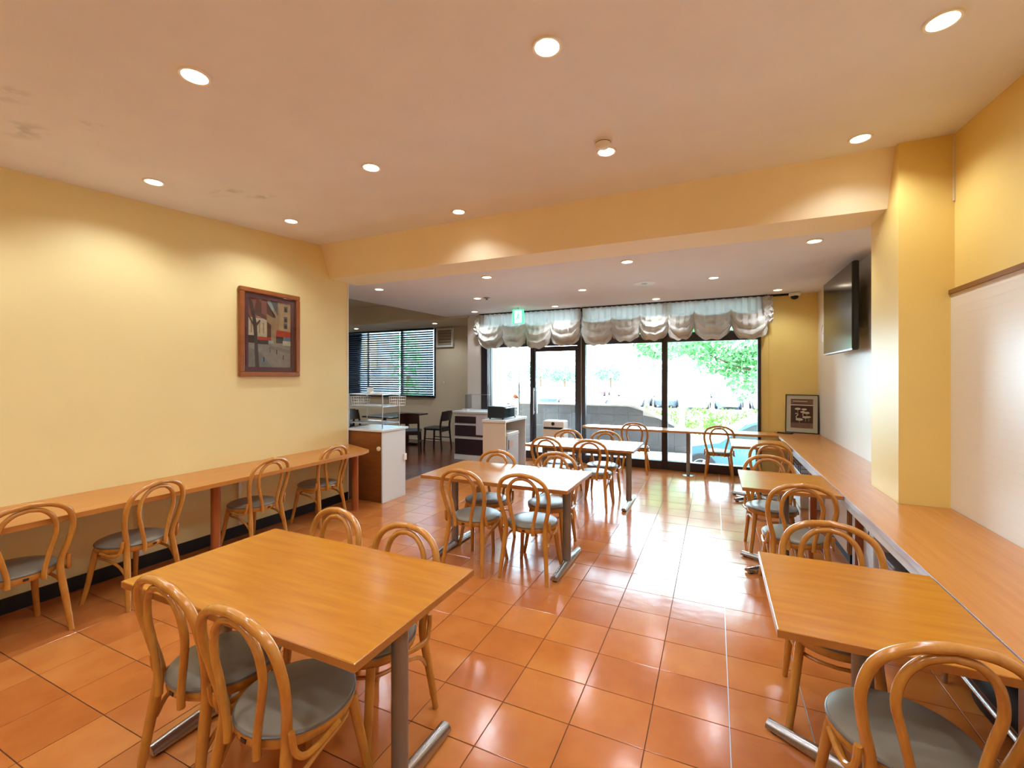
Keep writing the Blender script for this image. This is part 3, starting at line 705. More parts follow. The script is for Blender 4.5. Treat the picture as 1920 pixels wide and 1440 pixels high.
# ------------------------------------------------------------------ pictures
t = thing('framed_picture', 'framed street scene painting hanging on the left wall', 'picture', (XL, 3.085, 1.963)); 
# local: x outwards, y along wall, z up
hw, hh = .335, .435
fr = MB()
for a in ((-hw,hw,-hh,-hh+.045),(-hw,hw,hh-.045,hh),(-hw,-hw+.045,-hh+.045,hh-.045),(hw-.045,hw,-hh+.045,hh-.045)): fr.cbox(.001,.042,a[0],a[1],a[2],a[3],.006)
fr.build('frame', wood('picture_frame_wood','#8A4A1C','#9C5A26',.35,(4,4,4),3,.2), t)
fr = MB(); i0 = .045; i1 = .095
for a in ((-hw+i0,hw-i0,-hh+i0,-hh+i1),(-hw+i0,hw-i0,hh-i1,hh-i0),(-hw+i0,-hw+i1,-hh+i1,hh-i1),(hw-i1,hw-i0,-hh+i1,hh-i1)): fr.box(.006,.018,a[0],a[1],a[2],a[3])
fr.build('mat_board', mat('maroon_mat', '#6B3A40', .6), t)
pal = {'sky':'#A9B7B0','road':'#9A9084','road2':'#857E76','tan':'#C2A57C','tan2':'#B09168','white':'#D2C6A8','red':'#C4452C','pink':'#9A5C52','brown':'#6B4434','dark':'#3D3530','blue':'#6F8CA8','grey':'#6C6A68','trunk':'#54423A','green':'#5F6B50'}
pm = [mat('paint_'+k, v, .55, var=.14, vscale=22) for k, v in pal.items()]; pk = list(pal)
cv = MB(); depth = [0]
W2, H2 = hw-.095, hh-.095
def pp(c, pts):
    cv.cur = pk.index(c); depth[0] += 1; x = .007+.00005*depth[0]
    cv.add([(x, -W2+2*W2*u_, -H2+2*H2*v_) for u_, v_ in pts], [tuple(range(len(pts)))])
R4 = lambda a,b,c,d: [(a,c),(b,c),(b,d),(a,d)]
cv.cur = pk.index('sky'); cv.box(.002,.007,-W2,W2,-H2,H2)
pp('tan', R4(.68,1,.32,1)); pp('tan2', R4(.58,.72,.33,.93)); pp('road', R4(0,1,0,.36)); pp('road2', [(0,0),(.55,0),(.3,.2),(0,.3)]); pp('road2', [(.45,.28),(1,.22),(1,.27),(.5,.33)])
pp('white', R4(0,.42,.42,.72)); pp('pink', [(0,.72),(.42,.72),(.42,.98),(.1,1),(0,1)]); pp('brown', [(.12,.78),(.42,.70),(.42,.9),(.2,1)]); pp('pink', [(.3,.8),(.44,.75),(.44,1),(.3,1)])
pp('brown', [(.42,.62),(.62,.78),(.62,.74),(.42,.98)]); pp('tan2', [(.42,.4),(.60,.4),(.60,.74),(.42,.8)]); pp('brown', [(.43,.42),(.52,.45),(.52,.64),(.43,.68)]); pp('red', R4(.22,.52,.40,.45))
pp('grey', [(.52,.98),(.68,.78),(.68,1),(.5,1)]); pp('red', [(.63,.47),(1,.47),(1,.56),(.65,.57)]); pp('dark', R4(.64,.82,.37,.47)); pp('blue', R4(.83,1,.41,.47)); pp('white', R4(.80,1,.34,.41)); pp('dark', R4(.2,.46,.34,.40)); pp('dark', R4(0,.18,.35,.46))
for a, b in ((.83,.70),(.83,.86),(.83,.60)): pp('grey', R4(a,a+.09,b,b+.09)); pp('dark', R4(a+.02,a+.07,b+.01,b+.06))
for k in range(4): pp('tan2', R4(.06+.09*k,.09+.09*k,.5,.66))
pp('trunk', [(.16,0),(.25,0),(.22,.3),(.2,.62),(.1,.95),(.02,1),(.02,.9),(.1,.72),(.14,.4)]); pp('trunk', [(.14,.62),(.0,.78),(0,.74),(.13,.58)]); pp('trunk', [(.2,.6),(.28,.68),(.26,.7),(.18,.64)])
for u_, v_, c in ((.3,.06,'blue'),(.34,.08,'dark'),(.38,.05,'blue'),(.64,.2,'dark'),(.80,.12,'dark'),(.48,.22,'grey')): pp(c, R4(u_,u_+.025,v_,v_+.07))
cv.build('canvas', pm, t)
MB().box(.030,.0315,-hw+.045,hw-.045,-hh+.045,hh-.045).build('glazing', M_acryl, t)

t = thing('framed_picture', 'sepia print of wading birds in a black frame leaning in the counter corner', 'picture', (1.155, 7.66, .7005), D(-14))
fw, fh, lean = .205, .565, D(5)
def leaned(name, parent=t):
    e = None; return e
def lp(mb, name, mt):
    o = mb.build(name, mt, t); o.rotation_euler = (-lean, 0, 0); return o
m = MB()
for a in ((-fw,fw,0,.012),(-fw,fw,fh-.012,fh),(-fw,-fw+.012,.012,fh-.012),(fw-.012,fw,.012,fh-.012)): m.box(a[0],a[1],-.012,.012,a[2],a[3])
lp(m, 'frame', mat('black_frame', '#1C1310', .35))
lp(MB().box(-fw+.012,fw-.012,-.004,.008,.012,fh-.012), 'mat_board', mat('pale_mat', '#DDD4C0', .7))
m = MB(); bw, b0, b1 = .138, .075, .50
M_sep = mat('sepia_dark', '#4A2A22', .6, var=.2, vscale=30); M_bird = mat('sepia_pale', '#EAD6C0', .6); M_sep2 = mat('sepia_mid', '#8A6250', .6, var=.2, vscale=40)
m.cur = 0; m.box(-bw,bw,-.0055,-.004,b0,b1)
m.cur = 2; m.box(-bw,bw,-.0062,-.0055,.43,.49); m.box(-bw,bw,-.0062,-.0055,b0,.15)
m.cur = 1; m.box(-bw,bw,-.0066,-.0062,.405,.42); m.box(-bw*.8,bw*.5,-.0066,-.0062,.462,.472)
for bx, bz, sc, neck in ((-.03,.20,1.1,1),(.045,.235,.9,1),(.085,.24,.7,0),(-.05,.355,.9,0),(.03,.35,.8,0),(.06,.30,.9,0),(.01,.31,.7,0)):
    pts = [(bx+.042*sc*math.cos(2*PI*k/12), bz+.018*sc*math.sin(2*PI*k/12)) for k in range(12)]; m.prism_ax(pts, -.0068, -.006, 'y')
    if neck: m.tube(catmull([(bx-.025*sc,-.0068,bz+.005),(bx-.035*sc,-.0068,bz+.04),(bx-.015*sc,-.0068,bz+.07),(bx-.03*sc,-.0068,bz+.09),(bx-.045*sc,-.0068,bz+.08)],4), .0045*sc, 6)
    m.tube([(bx,-.0068,bz-.01),(bx+.004,-.0068,bz-.06)], .002, 5)
lp(m, 'print', [M_sep, M_bird, M_sep2])
lp(MB().box(-fw+.012,fw-.012,-.0105,-.0095,.012,fh-.012), 'glazing', M_acryl)
t = thing('remote_control', 'slim black remote control lying on the counter before the bird print', 'remote', (.93, 7.52, .70), D(70))
MB().cbox(-.022,.022,-.10,.10,.001,.018,.004).build('body', M_rub, t); MB().box(-.014,.014,-.07,.07,.018,.0195).build('keypad', M_grey, t)

# ------------------------------------------------------------------ television, clock
t = thing('television', 'black flat television on the pale rear right wall', 'television', (1.20, 5.845, 2.215))
MB().cbox(.003,.055,-.62,.62,-.43,.43,.008).build('housing', M_tvb, t); MB().box(-.001,.004,-.605,.605,-.415,.42).build('screen', M_tvs, t)
MB().box(-.003,.003,-.62,.62,-.43,-.415).build('bezel', mat('tv_silver', '#8A8684', .3, metal=.6), t)
MB().box(.055,.08,-.35,.35,-.3,.3).build('rear_cover', M_tvb, t); MB().box(.08,.1705,-.12,.12,-.15,.15).build('wall_bracket', M_tvb, t)
t = thing('wall_clock', 'round white wall clock beyond the television', 'clock', (1.3715, 7.25, 2.12))
m = MB().lathe([(.13,0),(.135,.012),(.128,.03),(.118,.032),(.116,.02)], 36); o = m.build('rim', M_plast, t, True); o.rotation_euler = (0,-PI/2,0)
o = MB().lathe([(.0001,.018),(.117,.018),(.117,.016)], 36).build('dial', mat('dial_white', '#F4F4F2', .5), t); o.rotation_euler = (0,-PI/2,0)
MB().box(-.022,-.0195,-.003,.003,0,.075).build('hand', M_rub, t); MB().box(-.022,-.0195,0,.055,-.003,.003).build('hand', M_rub, t)

# ------------------------------------------------------------------ service cabinet at the wall end
t = thing('service_cabinet', 'brown fronted service cabinet with white side at the end of the left wall', 'cabinet', (-4.19, 4.20, 0))
MB().box(0,.535,.002,.40,0,.855).build('body', M_brown, t)
MB().box(.008,.53,-.012,.002,.03,.85).build('door', M_brown, t)
o = MB().lathe([(.028,0),(.028,.012),(.012,.018),(.0001,.018)], 20).build('knob', mat('ivory_knob','#E3D2AE',.4), t, True); o.rotation_euler = (PI/2,0,0); o.location = (.498,-.012,.655)
MB().cbox(.536,.556,-.015,.42,0,.856,.003).build('side_panel', M_white, t)
MB().cbox(-.02,.575,-.03,.46,.857,.885,.004).build('worktop', mat('white_worktop','#E8ECEF',.18), t)
MB().box(.557,.575,.37,.42,.46,.54).build('switch', M_plast, t)
t = thing('wire_rack', 'chrome wire shelf rack standing on the service cabinet', 'rack', (-3.97, 4.43, .885))
def shelf(z, x0, x1, y0, y1, nm='shelf'):
    m = MB()
    for a, b in (((x0,y0),(x1,y0)),((x1,y0),(x1,y1)),((x1,y1),(x0,y1)),((x0,y1),(x0,y0))): m.tube([(a[0],a[1],z),(b[0],b[1],z)], .005, 6)
    n = 12
    for k in range(1, n): yy = y0+(y1-y0)*k/n; m.tube([(x0,yy,z),(x1,yy,z)], .0022, 5)
    m.build(nm, M_wire, t)
shelf(.27,-.28,.26,-.16,.16); shelf(.06,-.28,.26,-.16,.16); shelf(.42,-.28,.26,-.16,.16)
for x, y, h in ((-.28,-.16,.42),(.26,-.16,.42),(-.28,.16,.42),(.26,.16,.42)): MB().tube([(x,y,0),(x,y,h)], .007, 8).build('upright', M_wire, t, True)
MB().box(-.28,.26,-.15,.15,.423,.428).build('top_board', M_white, t); MB().box(-.26,.24,-.14,.14,.275,.279).build('tray', M_white, t)
for bx0, bx1, yy in ((-.24,-.05,-.10),(.27,.42,.02)):
    b = thing('wire_basket', 'small white wire basket on the chrome rack, ' + ('left one' if bx0 < 0 else 'right one hooked on the side'), 'basket', (-3.97+(bx0+bx1)/2, 4.43+yy, .885+.283), 0, 'wire baskets on the rack')
    m = MB(); h = (bx1-bx0)/2
    for k in range(6): m.tube([(-h+2*h*k/5,-.05,0),(-h*1.08+2.16*h*k/5,-.06,.11)], .0028, 5); m.tube([(-h+2*h*k/5,.05,0),(-h*1.08+2.16*h*k/5,.06,.11)], .0028, 5)
    for zz in (0,.037,.074,.11):
        e = 1+.08*zz/.11
        m.tube([(-h*e,-.05-.01*zz/.11,zz),(h*e,-.05-.01*zz/.11,zz),(h*e,.05+.01*zz/.11,zz),(-h*e,.05+.01*zz/.11,zz)], .0028, 5, True)
    m.build('wires', mat('white_wire','#E6EAEC',.35), b)
t = thing('table_sign', 'small blank white card in a clip on the rack top', 'sign', (-4.05, 4.43, 1.313))
MB().box(-.05,.05,-.002,.002,.02,.08).build('card', M_paper, t); MB().box(-.02,.02,-.02,.02,.0005,.02).build('clip', M_plast, t)

# ------------------------------------------------------------------ drawer unit, stand, oven
t = thing('drawer_unit', 'white drawer unit with three dark drawer fronts by the window pier', 'cabinet', (-4.42, 7.06, 0))
MB().box(0,.95,.0,.55,0,.86).build('carcass', M_white, t)
for z0, z1, x1 in ((.10,.385,.62),(.435,.635,.62),(.675,.80,.46)):
    d = MB().cbox(.015,x1,-.018,-.001,z0,z1,.003).build('drawer', M_drawer, t)
MB().box(.0,.70,-.012,-.001,.0,.09).build('plinth', M_white, t)
MB().cbox(.47,.66,-.03,-.001,.47,.84,.003).build('side_leaf', mat('lilac_white','#D5CDD2',.45), t)
MB().cbox(-.03,1.0,-.04,.58,.861,.895,.004).build('worktop', mat('white_worktop','#E8ECEF',.18), t)
t = thing('acrylic_screen', 'clear acrylic sneeze screen standing on the drawer unit', 'screen', (-3.95, 7.28, .8955))
MB().box(-.37,.30,-.003,.003,.02,.30).build('pane', M_acryl, t); MB().box(-.373,-.367,-.003,.25,.02,.30).build('side_pane', M_acryl, t)
MB().tube([(-.37,0,.30),(.30,0,.30)], .004, 6).build('top_edge', M_wire, t); MB().box(-.42,-.30,-.04,.06,0,.02).build('foot', M_white, t); MB().box(.22,.32,-.04,.06,0,.02).build('foot', M_white, t)
for x in (-.345,.28): MB().box(x-.008,x+.008,-.01,.01,.02,.30).build('clamp_post', M_acryl, t)
t = thing('oven_stand', 'open white stand holding the small oven near the shop door', 'stand', (-3.26, 6.02, 0))
MB().cbox(0,.385,-.0,.03,0,.83,.003).build('end_panel', M_whited, t); MB().cbox(0,.385,.77,.80,0,.83,.003).build('end_panel', M_white, t)
MB().cbox(-.005,.40,-.02,.82,.83,.868,.003).build('top', M_white, t); MB().box(0,.02,.03,.77,0,.83).build('back_panel', M_white, t)
t = thing('small_oven', 'black and silver toaster oven on the white stand', 'oven', (-3.07, 6.36, .869))
MB().cbox(-.15,.13,-.26,.26,.02,.20,.006).build('housing', mat('oven_black','#1E262B',.4), t)
MB().box(.13,.136,-.25,.13,.03,.19).build('glass_door', M_cglass, t); MB().box(.13,.135,.14,.255,.025,.195).build('control_panel', mat('oven_silver','#C4CCD0',.3,metal=.6), t)
MB().tube([(.15,-.22,.175),(.15,.11,.175)], .008, 8).build('handle', M_chrome, t, True)
for zz in (.06,.105,.15): o = MB().lathe([(.016,0),(.014,.016),(.0001,.016)],14).build('knob', M_plast, t, True); o.rotation_euler = (0,PI/2,0); o.location = (.135,.20,zz)
for x in (-.12,.10):
    for y in (-.23,.23): MB().lathe([(.012,0),(.012,.022)],10,(x,y,0)).build('foot', M_rub, t)
t = thing('waste_bin', 'grey push bin standing inside the white stand', 'bin', (-3.06, 6.38, 0))
MB().cbox(-.13,.16,-.22,.20,0,.60,.01).build('body', mat('bin_grey','#C9CCD0',.45), t); MB().cbox(-.135,.165,-.225,.205,.60,.66,.01).build('lid', M_plast, t); MB().box(.161,.163,-.18,-.03,.43,.53).build('label_plate', mat('bin_label','#D8B8A8',.5), t); MB().box(.161,.1635,-.20,-.17,.40,.55).build('label_edge', mat('bin_label_dark','#5A5068',.5), t)
t = thing('air_purifier', 'white air purifier with round black dial near the shop door', 'air purifier', (-2.42, 7.02, 0))
MB().cbox(-.18,.18,-.13,.13,.02,.80,.015).build('body', M_plast, t); MB().box(-.165,.165,-.134,-.13,.665,.70).build('air_slot', M_rub, t)
o = MB().lathe([(.028,0),(.028,.008),(.0001,.008)],24).build('dial', M_rub, t); o.rotation_euler = (PI/2,0,0); o.location = (.0,-.13,.755)
MB().cbox(-.175,.175,-.136,-.13,.06,.655,.003).build('front_grille', M_whited, t); MB().box(-.17,.17,-.12,.12,0,.02).build('base', M_grey, t)

# wall fan
t = thing('wall_fan', 'square ventilation fan with white frame high on the side room wall', 'fan', (-5.82, BY, 2.46))
m = MB()
for a in ((-.235,.235,-.225,-.18),(-.235,.235,.18,.225),(-.235,-.19,-.18,.18),(.19,.235,-.18,.18)): m.cbox(a[0],a[1],-.06,-.001,a[2],a[3],.004)
m.build('frame', M_plast, t)
MB().box(-.19,.19,-.02,-.001,-.18,.18).build('backing', mat('fan_grey','#8E8270',.7), t)
for k in range(5): MB().cbox(-.185,.185,-.045,-.03,-.17+k*.07,-.12+k*.07,.003).build('louvre', mat('fan_louvre','#A89A84',.6), t)
t = thing('wall_switch', 'small beige switch plate on the side room wall', 'switch', (-5.86, BY, 1.40)); MB().cbox(-.035,.035,-.01,-.001,-.06,.06,.002).build('plate', M_annex, t); MB().box(-.012,.012,-.014,-.01,-.02,.02).build('rocker', M_plast, t)

# ------------------------------------------------------------------ side room furniture
t = thing('dark_table', 'dark wooden table in the side room below the blinds', 'table', (-6.35, 7.75, 0))
MB().cbox(-.42,.42,-.60,.60,.675,.705,.006).build('tabletop', M_dwood, t)
for y in (-.38,.38): MB().box(-.03,.03,y-.03,y+.03,.05,.675).build('column', M_dwood, t); MB().cbox(-.30,.30,y-.04,y+.04,0,.05,.008).build('foot', M_dwood, t)
def dark_chair():
    t = empty('dark_chair')
    MB().cbox(-.21,.21,-.20,.21,.405,.460,.018).build('seat', M_dseat, t)
    for s in (-1,1):
        MB().tube(catmull([(s*.20,-.24,0),(s*.185,-.20,.42),(s*.185,-.215,.6),(s*.18,-.26,.80)],5), [.018]*4+[.022]*12, 8).build('leg', M_dwood, t, True)
        MB().tube([(s*.19,.20,0),(s*.175,.175,.43)], .021, 8).build('leg', M_dwood, t, True)
        MB().tube([(s*.195,-.22,.22),(s*.185,.185,.22)], .010, 6).build('stretcher', M_dwood, t, True)
    rows = []
    for it in range(5):
        z = .60+.20*it/4; rows.append([(-.20+.40*q/10, -.215-.07*(it/4)*.6-.035*math.sin(PI*q/10), z+(.015*math.sin(PI*q/10) if it == 4 else 0)) for q in range(11)])
    m = MB(); m.grid(rows); m.grid([[(x,y-.018,z) for x,y,z in r] for r in rows])
    n = 11
    for e in (0, 4): m.grid([rows[e], [(x,y-.018,z) for x,y,z in rows[e]]])
    m.build('backrest', M_dwood, t, True)
    MB().box(-.19,.19,-.21,-.19,.37,.425).build('apron', M_dwood, t)
    return t
dc = dark_chair(); first = True
for x, y, rz, l in ((-5.42,7.95,92,'dark wooden chair right of the side room table, against the wall'),(-5.62,7.30,30,'dark wooden chair nearest in the side room, back turned to us'),(-6.95,7.35,-85,'dark wooden chair left of the side room table with reddish back'),(-7.75,7.60,60,'dark wooden chair farthest left in the side room, beside the left wall end')):
    c = dc if first else copy_tree(dc); first = False
    c.location = (x, y, 0); c.rotation_euler = (0,0,D(rz)); tag(c, l, 'chair', 'dark chairs in the side room')

# ------------------------------------------------------------------ outdoors
struct(MB().box(-90, 90, YW+.1, 160, -1.0, -.8).build('ground', M_asph), 'pale asphalt of the car park outside', 'ground')
struct(MB().prism([(-8,YW+.06),(.9,YW+.06),(.9,8.12),(-.45,8.12),(-.45,9.62),(-8,9.62)], -.8, -.02).build('landing', M_conc), 'concrete landing outside the shop window', 'landing')
pa = thing('parapet_wall', 'grey tiled parapet wall sloping down outside the window', 'wall', (0, 9.62, 0))
MB().prism_ax([(-7,-.8),(-.43,-.8),(-.43,.365),(-1.55,.90),(-7,.90)], 0, .16, 'y').build('core', M_conc, pa)
tl = MB()
for i in range(22):
    for j in range(6):
        x0 = -6.95+i*.31; z0 = -.78+j*.30; z1 = z0+.293; x1 = x0+.303
        def lim(x): return .90 if x < -1.55 else .90-(x+1.55)*.4777
        if z0 > min(lim(x0), lim(x1)) - .02 or x1 > -.42: continue
        za, zb = min(z1, lim(x0)-.01), min(z1, lim(x1)-.01)
        v = [(x0,-.012,z0),(x1,-.012,z0),(x1,-.012,zb),(x0,-.012,za)]
        tmb = MB(); tmb.add(v+[(a,-.001,c) for a,b,c in v], [(0,1,2,3),(0,4,5,1),(1,5,6,2),(2,6,7,3),(3,7,4,0)])
        tmb.build('tile', M_ptile, pa)
MB().prism_ax([(-7,.901),(-1.56,.901),(-.43,.366),(-.43,.40),(-1.55,.935),(-7,.935)], -.03, .19, 'y').build('coping', M_conc, pa)
def foliage(name, par, mt, blobs, n, size):
    rnd = random.Random(len(name)+n); m = MB()
    tot = sum(b[3]*b[4]*b[5] for b in blobs)
    for b in blobs:
        for _ in range(max(20, int(n*b[3]*b[4]*b[5]/tot))):
            while True:
                p = [rnd.uniform(-1,1) for _ in range(3)]; r = math.sqrt(sum(c*c for c in p))
                if .35 < r <= 1: break
            c = Vector((b[0]+p[0]*b[3], b[1]+p[1]*b[4], b[2]+p[2]*b[5]))
            u_ = Vector([rnd.gauss(0,1) for _ in range(3)]).normalized(); v_ = u_.orthogonal().normalized(); s = size*rnd.uniform(.6,1.3)
            m.add([c-u_*s, c-v_*s*.45, c+u_*s, c+v_*s*.45], [(0,1,2,3)])
    o = m.build(name, mt, par); o['kind'] = 'stuff'; return o
t = thing('tree', 'leafy green tree spreading its branches at the right of the window', 'tree', (2.6, 13.4, -.8))
MB().tube(catmull([(0,0,0),(.05,0,1.4),(-.1,.1,2.8),(0,0,4.4)],5), [.16-.006*k for k in range(16)], 10).build('trunk', M_bark, t, True)
for pts in ([(0,0,1.9),(-.9,-.1,2.4),(-1.9,-.3,2.55),(-2.8,-.3,2.95)],[(0,0,2.7),(-.9,.3,3.3),(-2.0,.4,3.5),(-3.2,.2,3.6)],[(0,0,3.2),(.9,.2,3.9),(1.6,.1,4.2)]):
    q = catmull(pts,5); MB().tube(q, [.06-.045*k/(len(q)-1) for k in range(len(q))], 8).build('branch', M_bark, t, True)
foliage('foliage', t, M_leaf, [(-2.0,.1,3.3,1.6,1.2,.75),(-3.3,.2,3.5,1.2,1.0,.6),(-1.2,-.2,2.75,1.1,.9,.5),(-.6,0,1.95,.8,.6,.6),(-1.5,0,2.4,1.0,.7,.5),(-1.9,.3,2.0,.5,.4,.35),(-.3,.2,4.2,2.2,1.8,1.1),(1.4,0,3.4,1.5,1.3,1.0),(-2.5,.1,2.75,.8,.7,.35)], 14000, .085)
t = thing('tree', 'darker leafy tree behind the window mullion', 'tree', (-1.84, 19.0, -.8))
MB().tube([(0,0,0),(0,0,3.4)], [.14,.09], 10).build('trunk', M_bark, t, True)
foliage('foliage', t, M_leaf, [(0,0,4.2,1.3,1.3,1.2),(-.6,0,3.6,.7,.7,.6),(1.0,0,4.0,.8,.8,.8)], 3200, .11)
t = thing('hedge', 'low sunlit hedge beyond the parked car', 'hedge', (-.2, 14.2, -.8))
MB().box(-3.0,5.0,-.4,.4,0,.45).build('planter', M_conc, t)
foliage('foliage', t, M_leaf2, [(-2.5+k*.75, 0, .95, .62, .5, .48) for k in range(10)], 6000, .06)
t = thing('lamp_post', 'pale round post standing in front of the hedge', 'post', (-.80, 12.6, -.8))
MB().lathe([(.13,0),(.13,.05),(.085,.08),(.07,2.2),(.0001,2.24)], 18).build('shaft', M_pole, t, True); MB().lathe([(.19,0),(.19,.06),(.12,.075)], 18).build('base', M_conc, t, True)
t = thing('sign_stand', 'white sign on a slim stand outside the sidelight', 'sign', (-3.85, 8.5, -.02))
MB().tube([(.12,0,0),(.12,0,1.75)], .012, 8).build('pole', M_frame, t); MB().tube([(-.12,0,1.42),(.12,0,1.42)], .008, 8).build('arm', M_frame, t)
MB().box(-.11,.11,-.004,.004,.75,1.40).build('panel', M_paper, t); MB().prism_ax([(-.02,1.12),(.04,1.09),(.09,1.13),(.10,1.10),(.05,1.17),(.0,1.17)], -.006, -.004, 'y').build('orange_mark', mat('orange_print','#E4743C',.6), t); MB().lathe([(.16,0),(.16,.02)], 18, (.12,0,0)).build('foot', M_frame, t)

# cars
def car(paint, tail=None):
    t = empty('car')
    L = 4.2
    st = [(-2.08,.55,.62),(-2.02,.62,.74),(-1.7,.74,.82),(-1.05,.86,.85),(-.95,.88,.85),(-.35,1.30,.85),(.0,1.42,.85),(.7,1.45,.85),(1.2,1.42,.85),(1.55,1.30,.85),(1.95,.95,.84),(2.05,.85,.80),(2.1,.60,.70)]
    ring = []
    for x, zt, w in st:
        zs = min(zt, .86); k = max(0, zt-.86)/.6; wt = w-.20*k if zt > .87 else w-.04
        ring.append([(x,-w*.92,.22),(x,-w,.5),(x,-w*.99,zs),(x,-wt,zt),(x,0,zt+.03),(x,wt,zt),(x,w*.99,zs),(x,w,.5),(x,w*.92,.22)])
    b = MB(); n = 9; vs = [p for r in ring for p in r]
    b.add(vs, [(i*n+k, i*n+k+1, (i+1)*n+k+1, (i+1)*n+k) for i in range(len(st)-1) for k in range(n-1)]+[(i*n+n-1, i*n, (i+1)*n, (i+1)*n+n-1) for i in range(len(st)-1)]+[tuple(range(n)), tuple((len(st)-1)*n+k for k in range(n))])
    b.build('body', paint, t, True)
    # windows, slightly proud of the body
    g = MB()
    def W_(x0, x1, s):
        def at(x, f):
            for i in range(len(st)-1):
                if st[i][0] <= x <= st[i+1][0]:
                    u_ = (x-st[i][0])/(st[i+1][0]-st[i][0]); r = [Vector(a)*(1-u_)+Vector(c)*u_ for a, c in zip(ring[i], ring[i+1])]
                    a, c = (r[2], r[3]) if s < 0 else (r[6], r[5]); p = a*(1-f)+c*f; return (p.x, p.y+s*.012, p.z)
        n_ = 6; g.grid([[at(x0+(x1-x0)*k/n_, f) for k in range(n_+1)] for f in (.08,.9)])
    for s in (-1,1): W_(-.75,.18,s); W_(.26,1.35,s)
    g.grid([[(-.90+.0,-.70,.92),(-.90,.70,.92)],[(-.38,-.60,1.30),(-.38,.60,1.30)]]); g.grid([[(1.60,-.60,1.285),(1.60,.60,1.285)],[(1.97,-.72,.96),(1.97,.72,.96)]])
    g.build('windows', M_cglass, t)
    for x in (-1.32,1.28):
        for s in (-1,1):
            w = MB().lathe([(.20,-.09),(.30,-.09),(.315,-.05),(.315,.05),(.30,.09),(.20,.09)], 24).build('wheel', M_tyre, t, True); w.rotation_euler = (PI/2,0,0); w.location = (x, s*.79, .315)
            h = MB().lathe([(.20,.0),(.20,.095),(.17,.085)], 24); 
            for k in range(5): a = 2*PI*k/5; h.tube([(0,0,.10),(.19*math.cos(a),.19*math.sin(a),.09)], .022, 6)
            h.build('rim', M_chrome, w, True).rotation_euler = (0 if s < 0 else PI, 0, 0)
    for s in (-1,1):
        MB().box(2.04,2.11,s*.72-.1,s*.72+.1,.66,.80).build('tail_light', mat('tail_red','#C01F2E',.3), t); MB().box(-2.1,-2.03,s*.60-.12,s*.60+.12,.58,.66).build('headlight', M_plast, t)
    MB().box(2.10,2.115,-.2,.2,.45,.55).build('number_plate', M_paper, t)
    return t
paints = {k: mat('paint_car_'+k, c, .4, metal=m_, coat=.3) for k, c, m_ in (('teal','#35606C',.1),('white','#E8E9EA',0),('silver','#B4B9BE',.6),('dark','#3B4552',.4),('red','#A33238',.2),('blue','#5C7894',.4))}
base = {}
def put(kind, x, y, rz, label, group='cars in the car park'):
    if kind not in base: c = base[kind] = car(paints[kind])
    else: c = copy_tree(base[kind])
    c.location = (x, y, -.8); c.rotation_euler = (0,0,D(rz)); tag(c, label, 'car', group)
put('teal', 1.0, 11.6, 3, 'pale teal car parked just outside the right window pane')
put('white', -8.6, 32.0, 245, 'white car with red tail lights facing away in the car park, beyond the parapet')
cars = [('silver',-17.5,36,'silver car seen through the sidelight'),('white',-14.9,37,'white car seen through the glass door, left of the door middle'),('dark',-12.6,36.5,'dark car seen through the glass door at its right'),
 ('silver',-5.6,36,'silver car to the right of the white car with red tail lights'),('dark',-3.4,37,'dark car in the car park left of the window mullion'),('white',-1.2,35.5,'white car just right of the window mullion'),
 ('blue',1.0,37,'bluish car in the car park right of the pale post'),('white',3.2,36,'white car in the car park under the tree branches'),('silver',5.6,37,'silver car in the car park at the right window edge')]
for k, x, y, l in cars: put(k, x, y, 90+random.uniform(-6,6), l)
for i, (k, x) in enumerate((('white',-27),('blue',-23.5),('silver',-20),('white',-16.6),('red',-13.2),('white',-9.9),('silver',-6.6),('dark',-3.2),('white',.4))):
    put(k, x, 56, 90, ('first','second','third','fourth','fifth','sixth','seventh','eighth','ninth')[i]+' car from the left in the farthest parked row', 'cars in the farthest row')
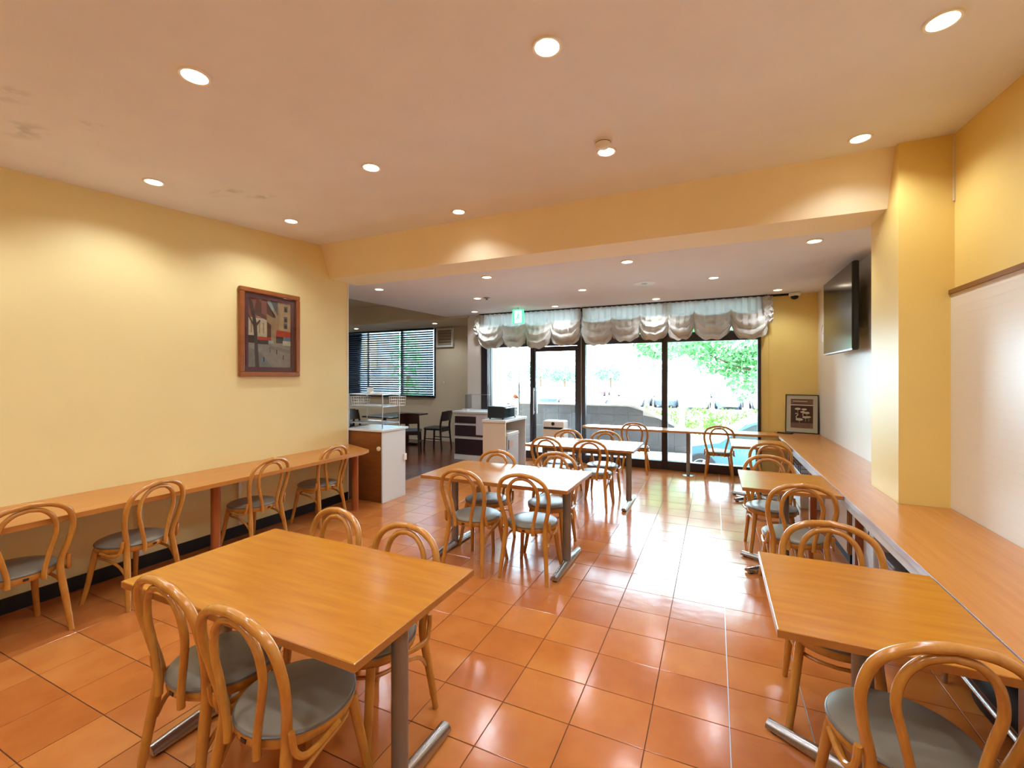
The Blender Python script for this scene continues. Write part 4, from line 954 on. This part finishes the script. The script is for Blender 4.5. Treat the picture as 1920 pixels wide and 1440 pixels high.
# far trees and building
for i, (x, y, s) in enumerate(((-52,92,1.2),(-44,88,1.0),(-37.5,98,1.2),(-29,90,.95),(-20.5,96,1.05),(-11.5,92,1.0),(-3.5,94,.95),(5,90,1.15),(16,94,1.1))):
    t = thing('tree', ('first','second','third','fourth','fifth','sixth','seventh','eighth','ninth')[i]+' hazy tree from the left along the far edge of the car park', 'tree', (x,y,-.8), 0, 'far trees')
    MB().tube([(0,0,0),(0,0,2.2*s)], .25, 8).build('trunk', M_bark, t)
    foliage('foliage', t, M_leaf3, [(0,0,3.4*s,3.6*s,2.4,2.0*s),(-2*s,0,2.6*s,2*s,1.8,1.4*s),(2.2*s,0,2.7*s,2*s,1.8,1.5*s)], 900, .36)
t = thing('far_building', 'long low pale building at the far side of the car park', 'building', (-6, 80, -.8))
MB().box(-9,9,-2,2,0,3.4).build('wall', M_conc, t); MB().box(-9.3,9.3,-2.3,2.3,3.4,3.7).build('roof', M_pole, t)
for k in range(8): MB().box(-8.4+k*2.15,-6.8+k*2.15,-2.02,-2.0,1.2,2.4).build('window', mat('hazy_glass','#7F949E',.3), t)

t = thing('blind_backdrop', 'added blue grey building front that dims the sky behind the side room blinds', 'building', (-15.5, 13.2, -.8))  # building put in as a darker backdrop against the bright sky
MB().box(-6.6,6.5,0,3,0,6.5).build('wall', mat('backdrop_plaster','#6F7F8C',.8,var=.08,vscale=1.2), t)
MB().box(-6.7,6.6,-.25,3.1,6.5,6.7).build('roof', M_conc, t)
for x0 in (-5.6,-3.2,-.8,1.6,4.0): MB().box(x0,x0+1.3,-.03,-.001,1.4,3.2).build('window', mat('hazy_glass','#7F949E',.3), t)
MB().box(-2.2,-1.3,-.06,-.001,2.1,4.3).build('sign_board', mat('orange_board','#8A6A50',.6), t); MB().box(3.1,3.8,-.06,-.001,2.6,3.8).build('sign_board', mat('yellow_board','#8C8058',.6), t)
t = thing('shrub', 'loose green shrub behind the narrow side room blind', 'shrub', (-9.6, 12.2, -.8))
MB().tube([(0,0,0),(.1,0,2.4)], .06, 8).build('trunk', M_bark, t)
foliage('foliage', t, M_leaf, [(0,0,2.9,.6,.5,1.0),(.3,0,1.6,.5,.5,.7)], 420, .1)
